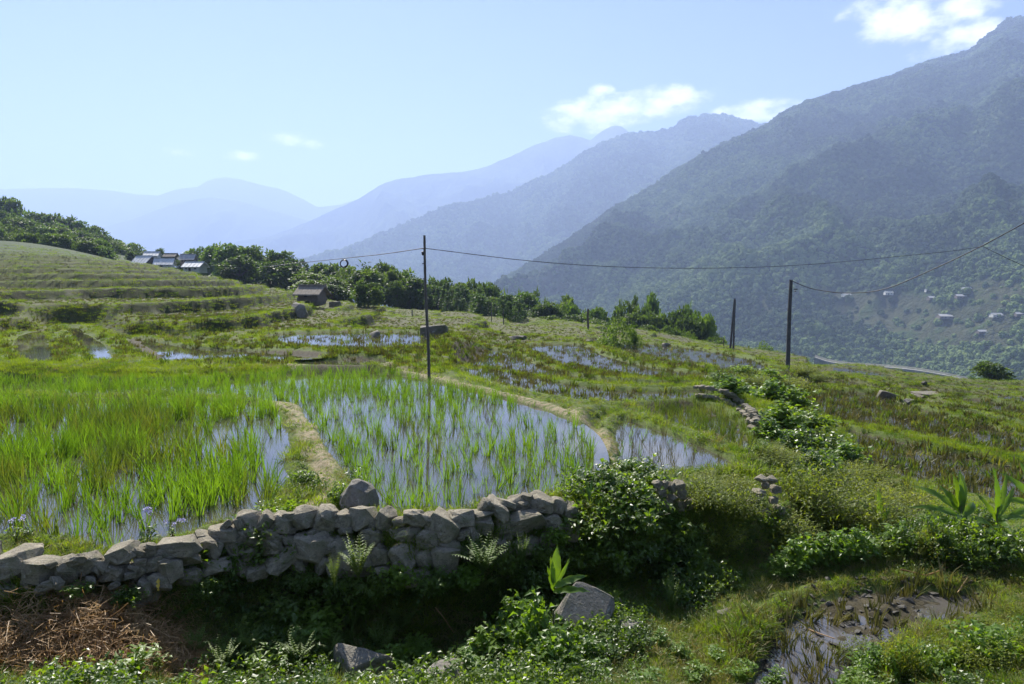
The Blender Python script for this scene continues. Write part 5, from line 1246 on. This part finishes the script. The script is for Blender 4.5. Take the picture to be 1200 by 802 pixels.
# weeds in front, right
gr_ = 'fresh weeds at the lower right corner'
for (u, v, h, w) in [(1020, 790, 66, 70), (1060, 800, 74, 74), (1105, 795, 80, 80), (1150, 790, 84, 84), (1190, 780, 84, 80), (1185, 752, 44, 50), (1150, 765, 36, 44), (1215, 740, 50, 50), (1000, 815, 50, 60), (1085, 775, 26, 36)]:
    for j, kd in enumerate(('leafy', 'feathery', 'sprig')):
        plant(kd, int(u) + j, u + rng.uniform(-18, 18), v + rng.uniform(-8, 8), h * rng.uniform(.55, 1.05) * (.8 if kd == 'leafy' else 1), w * rng.uniform(.6, .9) * (.6 if kd == 'sprig' else 1), 'fresh green weed in the lower right corner by the puddle', gr_)
for (u, v, h, w) in [(700, 805, 34, 50), (760, 808, 30, 50), (820, 800, 30, 44), (870, 800, 36, 40), (905, 806, 36, 40), (840, 775, 22, 34), (800, 770, 26, 40), (770, 755, 26, 36)]:
    plant('sprig', int(u), u, v, h, w, 'low sprig of weeds on the grassy foreground left of the puddle', 'low sprigs on the foreground bank', cat='weed')
# weeds at lower left
for (u, v, h, w, lb) in [(150, 800, 54, 70, 'pale leaved weed at the bottom left under the straw heap'), (178, 790, 40, 40, 'smaller pale weed right of the one under the straw heap'), (312, 796, 48, 54, 'bright leafy weed at the bottom in front of the dark rock face'), (340, 800, 34, 40, 'small bright weed right of the leafy weed before the rock face'), (258, 765, 24, 26, 'tiny weed in the shade under the big dark rock face')]:
    plant('sprig', int(u), u, v, h, w, lb, cat='weed')
plant('leafy', 1, 398, 596, 38, 30, 'leafy green weed left of the rounded boulder at the pond corner')
plant('leafy', 2, 412, 602, 20, 20, 'small weed in front of the rounded boulder')
# dark growth in the ditch
for (u, v, h, w) in [(330, 740, 50, 70), (370, 750, 50, 70), (480, 700, 44, 60), (520, 690, 36, 60), (560, 700, 40, 60), (600, 690, 44, 60), (640, 690, 50, 70), (430, 720, 46, 60), (470, 745, 46, 60), (300, 775, 36, 60), (660, 700, 40, 50), (620, 670, 34, 50), (260, 790, 40, 54), (290, 770, 36, 50), (350, 785, 44, 56), (385, 775, 40, 50), (230, 770, 34, 46), (460, 790, 40, 50), (490, 775, 36, 46), (410, 740, 36, 50), (345, 725, 34, 46), (300, 735, 30, 44)]:
    plant(('weedy', 'leafy', 'fern')[int(u / 10) % 3], int(u), u, v, h, w, 'shaded dark weed in the ditch under the stone wall', 'shaded weeds in the ditch', name='weed', cat='weed')

for (u, v, h, w, kd) in [(470, 690, 34, 44, 'leafy'), (505, 694, 36, 44, 'weedy'), (545, 690, 34, 44, 'leafy'), (590, 672, 34, 40, 'weedy'), (640, 660, 36, 44, 'bramble'), (655, 640, 30, 36, 'leafy'), (440, 700, 34, 40, 'weedy'), (400, 700, 34, 40, 'weedy'), (355, 690, 26, 34, 'weedy'), (622, 690, 40, 44, 'bramble'), (240, 700, 28, 36, 'weedy'), (90, 700, 24, 34, 'sprig'), (150, 706, 24, 34, 'weedy')]:
    vv = np.interp(u, edge_uv[:, 0], edge_uv[:, 1]); plant(kd, int(u), u, v, h, w, 'weed growing from the foot of the stone wall', 'weeds at the foot of the stone wall', dep=wall_dep(u) - .28 - (v - vv) * .0034)

# long-leafed ginger plants: each leaf a part
def long_leaf(L, w, arch, seed):
    rs = np.random.default_rng(seed); n = 9; t = np.linspace(0, 1, n); m = MB()
    C = np.stack([L * (t - .25 * arch * t ** 3), 0 * t, L * (.10 * t - arch * .55 * t ** 2.2)], 1)
    ww = w * np.sin(np.pi * np.clip(.04 + .96 * t, 0, 1) ** .75) / 2 + .002; wav = .012 * np.sin(t * 19 + seed)
    V = []
    for i in range(n): V += [C[i] + [0, -ww[i], ww[i] * .35 + wav[i]], C[i], C[i] + [0, ww[i], ww[i] * .35 - wav[i]]]
    F_ = []
    for i in range(n - 1): F_ += [(3 * i, 3 * i + 1, 3 * i + 4, 3 * i + 3), (3 * i + 1, 3 * i + 2, 3 * i + 5, 3 * i + 4)]
    m.add(V, F_); return mm(m, 'leaf', M['ginger'], True)
def ginger(u, v, hpx, leaves, label, name='ginger_plant', dep=None):
    P = at(u, v) if dep is None else Vector(px_depth(u, v, dep)); k = P.y / F; H = hpx * k
    o = empty(name, tuple(P)); tag(o, label, 'plant')
    m = MB(); m.tube([(0, 0, -.03), (.01, 0, H * .3), (0, .01, H * .62)], [.016, .013, .008], 6); link('stem', mm(m, 'stem', M['stem'], True), o)
    for i, (z, az, el, L, w, arch) in enumerate(leaves):
        l = link('leaf', long_leaf(L * k * 1.08, w * k * .8, arch + .15, int(u) + i), o); l.location = (0, 0, H * z); l.rotation_euler = (.85 * math.cos(R(az)) + rng.normal(0, .2), -R(el), R(az))
    return o
ginger(1124, 640, 80, [(.55, 60, 58, 56, 13, .3), (.5, 100, 75, 50, 12, .2), (.5, 160, 40, 60, 11, .5), (.45, 185, 22, 62, 10, .6), (.5, 130, 55, 40, 12, .3), (.45, 20, 30, 40, 12, .6), (.4, -40, 20, 36, 12, .9), (.5, 75, 80, 46, 10, .1), (.4, -120, 35, 34, 11, .8), (.3, 150, 20, 44, 10, .8)], 'ginger like plant with long bright leaves fanned out beside the weeds at right')
ginger(1166, 640, 76, [(.5, 95, 82, 58, 9, .1), (.5, 35, 62, 58, 8, .2), (.45, 20, 50, 52, 8, .3), (.4, 150, 60, 40, 9, .3), (.4, -30, 30, 36, 10, .7), (.35, -100, 30, 30, 10, .8), (.4, 60, 74, 44, 8, .2)], 'second ginger like plant with narrow upright leaves right of the fanned one')
ginger(1206, 620, 62, [(.6, 165, 48, 44, 11, .4), (.6, 100, 70, 50, 10, .2), (.5, 180, 15, 40, 9, .6), (.5, 20, 45, 46, 10, .3), (.4, 200, -5, 38, 9, .4)], 'ginger like plant cut by the right edge of the picture')
ginger(1030, 628, 36, [(.5, 80, 75, 40, 8, .1), (.5, 150, 45, 36, 7, .3), (.4, 20, 50, 30, 7, .4)], 'small long leafed shoot left of the fanned ginger like plant')
ginger(648, 770, 96, [(.98, 70, 68, 44, 16, .1), (.92, 12, 18, 46, 12, .25), (.86, 4, 4, 48, 11, .3), (.9, 40, 48, 42, 6, .05), (.95, 110, 76, 34, 8, .1), (.88, 140, 72, 30, 7, .1)], 'single tall plant with broad ribbed leaves standing before the pale slab', 'broad_leaf_plant')
ginger(948, 585, 26, [(.4, 80, 80, 30, 8, .1), (.4, 130, 70, 24, 7, .2)], 'bright upright leaf pair among the feathery shrubs')
ginger(690, 600, 30, [(.4, 100, 62, 30, 4, .2), (.4, 60, 70, 34, 4, .2), (.4, 150, 50, 28, 4, .5), (.3, 200, 20, 30, 4, .9)], 'spray of yellow green blades at the right end of the stone wall', 'grass_spray')

# lilac flowers among the rice by the wall
def flower_weed(u, v, hpx, label):
    P = at(u, v); k = P.y / F; H = hpx * k; o = empty('flowering_weed', tuple(P)); tag(o, label, 'flower')
    st, lf = bush(int(u), H, H * .35, 5, 34, H * .22, H * .13, .6, .8, .1, .15); link('stems', mm(st, 'stems', M['stem']), o); link('leaves', mm(lf, 'leaves', M['weed']), o)
    for j in range(4):
        m = MB(); c = np.array([rng.normal(0, .05), rng.normal(0, .04), H * rng.uniform(.92, 1.08)])
        for q in range(26):
            d = rnd_dir(rng, .8); leaf_at(m, c + d * .012, d, rnd_dir(rng, 1), .022, .012, .1)
        link('flower_head', mm(m, 'flower_head', M['petal']), o)
flower_weed(173, 640, 42, 'lilac flowering weed rising from behind the wall at left'); flower_weed(204, 632, 22, 'low lilac flowering weed right of the taller one'); flower_weed(490, 800, 16, 'pink white flowers low at the bottom of the ditch'); flower_weed(20, 636, 30, 'pale flowering weed at the left edge of the rice')
def fallen_leaf(u, v, dep, label):
    P = px_depth(u, v, dep); me = long_leaf(.13, .03, .3, int(u)); me.materials.clear(); me.materials.append(M['yellow'])
    o = link('fallen_leaf', me, None, tuple(P)); o.rotation_euler = (.4, R(60), R(-70)); tag(o, label, 'leaf')
fallen_leaf(186, 678, wall_dep(186) - .35, 'yellow leaf hanging on the dark stones at left'); fallen_leaf(104, 748, 6.0, 'small yellow leaf lying on the straw heap')

# straw heap at lower left and loose straw
def straw_pieces(n, cx, cy, rx, ry, H, seed):
    rs = np.random.default_rng(seed); m = MB()
    for i in range(n):
        a = rs.uniform(0, 6.283); q = math.sqrt(rs.random()); x, y = cx + rx * q * math.cos(a), cy + ry * q * math.sin(a)
        z = gz(x, y)
        if z > -.35: continue
        z += H * (1 - q * q) * rs.uniform(.3, 1.05); L = rs.uniform(.06, .26); az = rs.uniform(0, 6.283); el = rs.normal(.1, .45)
        t = np.linspace(-.5, .5, 4); b = rs.normal(0, .25)
        C = np.stack([x + L * t * math.cos(az) * math.cos(el) + b * L * t * t, y + L * t * math.sin(az) * math.cos(el), z + L * t * math.sin(el) - abs(b) * L * t * t], 1)
        s = np.array([-math.sin(az), math.cos(az), rs.normal(0, .5)]) * rs.uniform(.0012, .0032); V = np.empty((8, 3)); V[0::2] = C - s; V[1::2] = C + s
        m.add(V, [(0, 1, 3, 2), (2, 3, 5, 4), (4, 5, 7, 6)])
    return m
Ph = at(85, 745)
sh = link('straw_heap', mm(straw_pieces(14000, Ph.x - .1, Ph.y + .05, 1.45, .75, .42, 5), 'straw_heap', M['straw'])); tag(sh, 'heap of dead brown straw and twigs at the bottom left below the wall', 'straw heap', kind='stuff')
def twig(pts, rad, label, dep=None):
    P = [at(u, v) + Vector((0, 0, .05)) if dep is None else Vector(px_depth(u, v, dep)) for u, v in pts]; m = MB(); m.tube([tuple(p) for p in P], np.linspace(rad, rad * .5, len(P)), 5)
    tag(link('twig', mm(m, 'twig', M['straw'], True)), label, 'twig')
twig([(90, 744), (110, 730), (128, 724), (140, 716), (150, 707)], .009, 'long pale twig lying across the straw heap', 5.9)
twig([(20, 722), (40, 720), (58, 722), (66, 728)], .009, 'curved pale twig at the left of the straw heap', 5.9)
twig([(120, 768), (140, 765), (158, 760), (172, 756)], .007, 'thin twig at the lower edge of the straw heap', 5.7)
twig([(510, 712), (520, 724), (532, 742)], .006, 'thin pale twig leaning over the dark ditch', 6.9)
twig([(1055, 672), (1072, 676), (1088, 680)], .012, 'dry stalk lying along the bund behind the puddle'); twig([(1086, 679), (1100, 674), (1112, 669)], .012, 'second dry stalk crossing the bund behind the puddle'); twig([(1122, 700), (1128, 690), (1134, 681)], .01, 'short pale stick poking out of the muddy puddle'); twig([(945, 742), (960, 748), (978, 754)], .01, 'pale straw lying in the mud of the puddle')

# ground weeds and matted grass nobody could count
LOWW = []
for i in range(4):
    st, lf = bush(500 + i, 1.0, .9, 12, 150, .2, .13, .5, 1.0, .3, .2); st.V += lf.V; st.F3 += [f + st.n for f in lf.F3]; st.n += lf.n; LOWW.append(mm(st, 'low_weed', M['weed']))
wt = persp * dry_land * (r_c < 16) * (.15 + ditch * .55) * (1 - PT) * np.clip(sstep(.2, 1.6, -sd_poly(ca[..., 0], ca[..., 1], PADDIES[-1].poly)), .06, 1)
wt = wt * (1 - .97 * (sstep(2.0, 1.2, np.hypot((ca[..., 0] - Ph.x), (ca[..., 1] - Ph.y) * 1.6))))
wt = wt * (1 - .7 * ditch * sstep(700, 450, 600 + F * np.tan(u_c)))
P, f = sample(wt, 4200); s = rng.uniform(.05, .24, len(P)) ** 1.0 * (.55 + .9 * sstep(-.2, .4, fbm(P[:, 0] * .8, P[:, 1] * .8, 3, 120)))
scatter('low_weeds', P, rots(len(P), .3), s, LOWW, 'small weeds mixed into the grass of the ditch and banks', 'weeds')
P, f = sample(persp * dry_land * (r_c < 14) * (.5 + .8 * ditch), 9000); s = rng.uniform(.06, .16, len(P))
scatter('dry_grass', P, rots(len(P), .7), np.stack([s, s, s * .8], 1), GRASSD, 'dry matted grass lying among the green', 'grass')
CLMP = [mm(blade_tuft(340 + i, 24, 1.0, .06, .3, .5, 3, .5), 'stubble_clump', M['stubble']) for i in range(4)]
# old stubble clumps in the puddle
mp = PADDIES[-1]; p = thin_out(in_poly(mp.poly, 700, -.12), .15); p = p[rng.random(len(p)) < .5]
for x, y in p:
    s = rng.uniform(.16, .32); o = link('stubble_clump', CLMP[rng.integers(4)], None, (x, y, gz(x, y) - .01)); o.scale = (s, s, s * 1.1); o.rotation_euler = (rng.normal(0, .25), rng.normal(0, .25), rng.uniform(0, 6)); tag(o, 'clump of old rice stubble standing in the muddy puddle', 'stubble', 'stubble clumps in the muddy puddle')
# clods of mud
CL = [stone_mesh(600 + i, 12, False) for i in range(3)]
M['mud'] = plain_mat('wet mud', (.022, .019, .012), (.06, .051, .034), 9, .5, .5)
for c_ in CL: c_.materials.append(M['mud']); c_.name = 'mud_clod'
p = thin_out(in_poly(mp.poly, 2500, -.15), .06); p = p[rng.random(len(p)) < .5]
Pc = on_ground(p); s = rng.uniform(.012, .034, len(p)); scatter('mud_clods', Pc, rots(len(p), .3), np.stack([s * 1.6, s * 1.3, s * .8], 1), CL, 'clods of dark mud in and around the puddle', 'mud')

# ------------------------------------------------------------------ labels: say which one, by place along its row, where looks do not
ORD = ['first', 'second', 'third', 'fourth', 'fifth', 'sixth', 'seventh', 'eighth', 'ninth', 'tenth', 'eleventh', 'twelfth', 'thirteenth', 'fourteenth', 'fifteenth', 'sixteenth', 'seventeenth', 'eighteenth', 'nineteenth', 'twentieth',
       'twenty-first', 'twenty-second', 'twenty-third', 'twenty-fourth', 'twenty-fifth', 'twenty-sixth', 'twenty-seventh', 'twenty-eighth', 'twenty-ninth', 'thirtieth'] + ['thirty-' + q for q in ('first', 'second', 'third', 'fourth', 'fifth', 'sixth', 'seventh', 'eighth', 'ninth')] + ['fortieth', 'forty-first', 'forty-second', 'forty-third']
by = {}
for o in COL.objects:
    if o.parent is None and o.get('label') and o.get('category'): by.setdefault(o['label'], []).append(o)
for lb, os_ in by.items():
    if 1 < len(os_) <= 43:
        os_.sort(key=lambda o: o.location.x / max(o.location.y, .1))
        for i, o in enumerate(os_): o['label'] = lb + ', ' + ('leftmost' if i == 0 else 'rightmost' if i == len(os_) - 1 else ORD[i] + ' from the left')
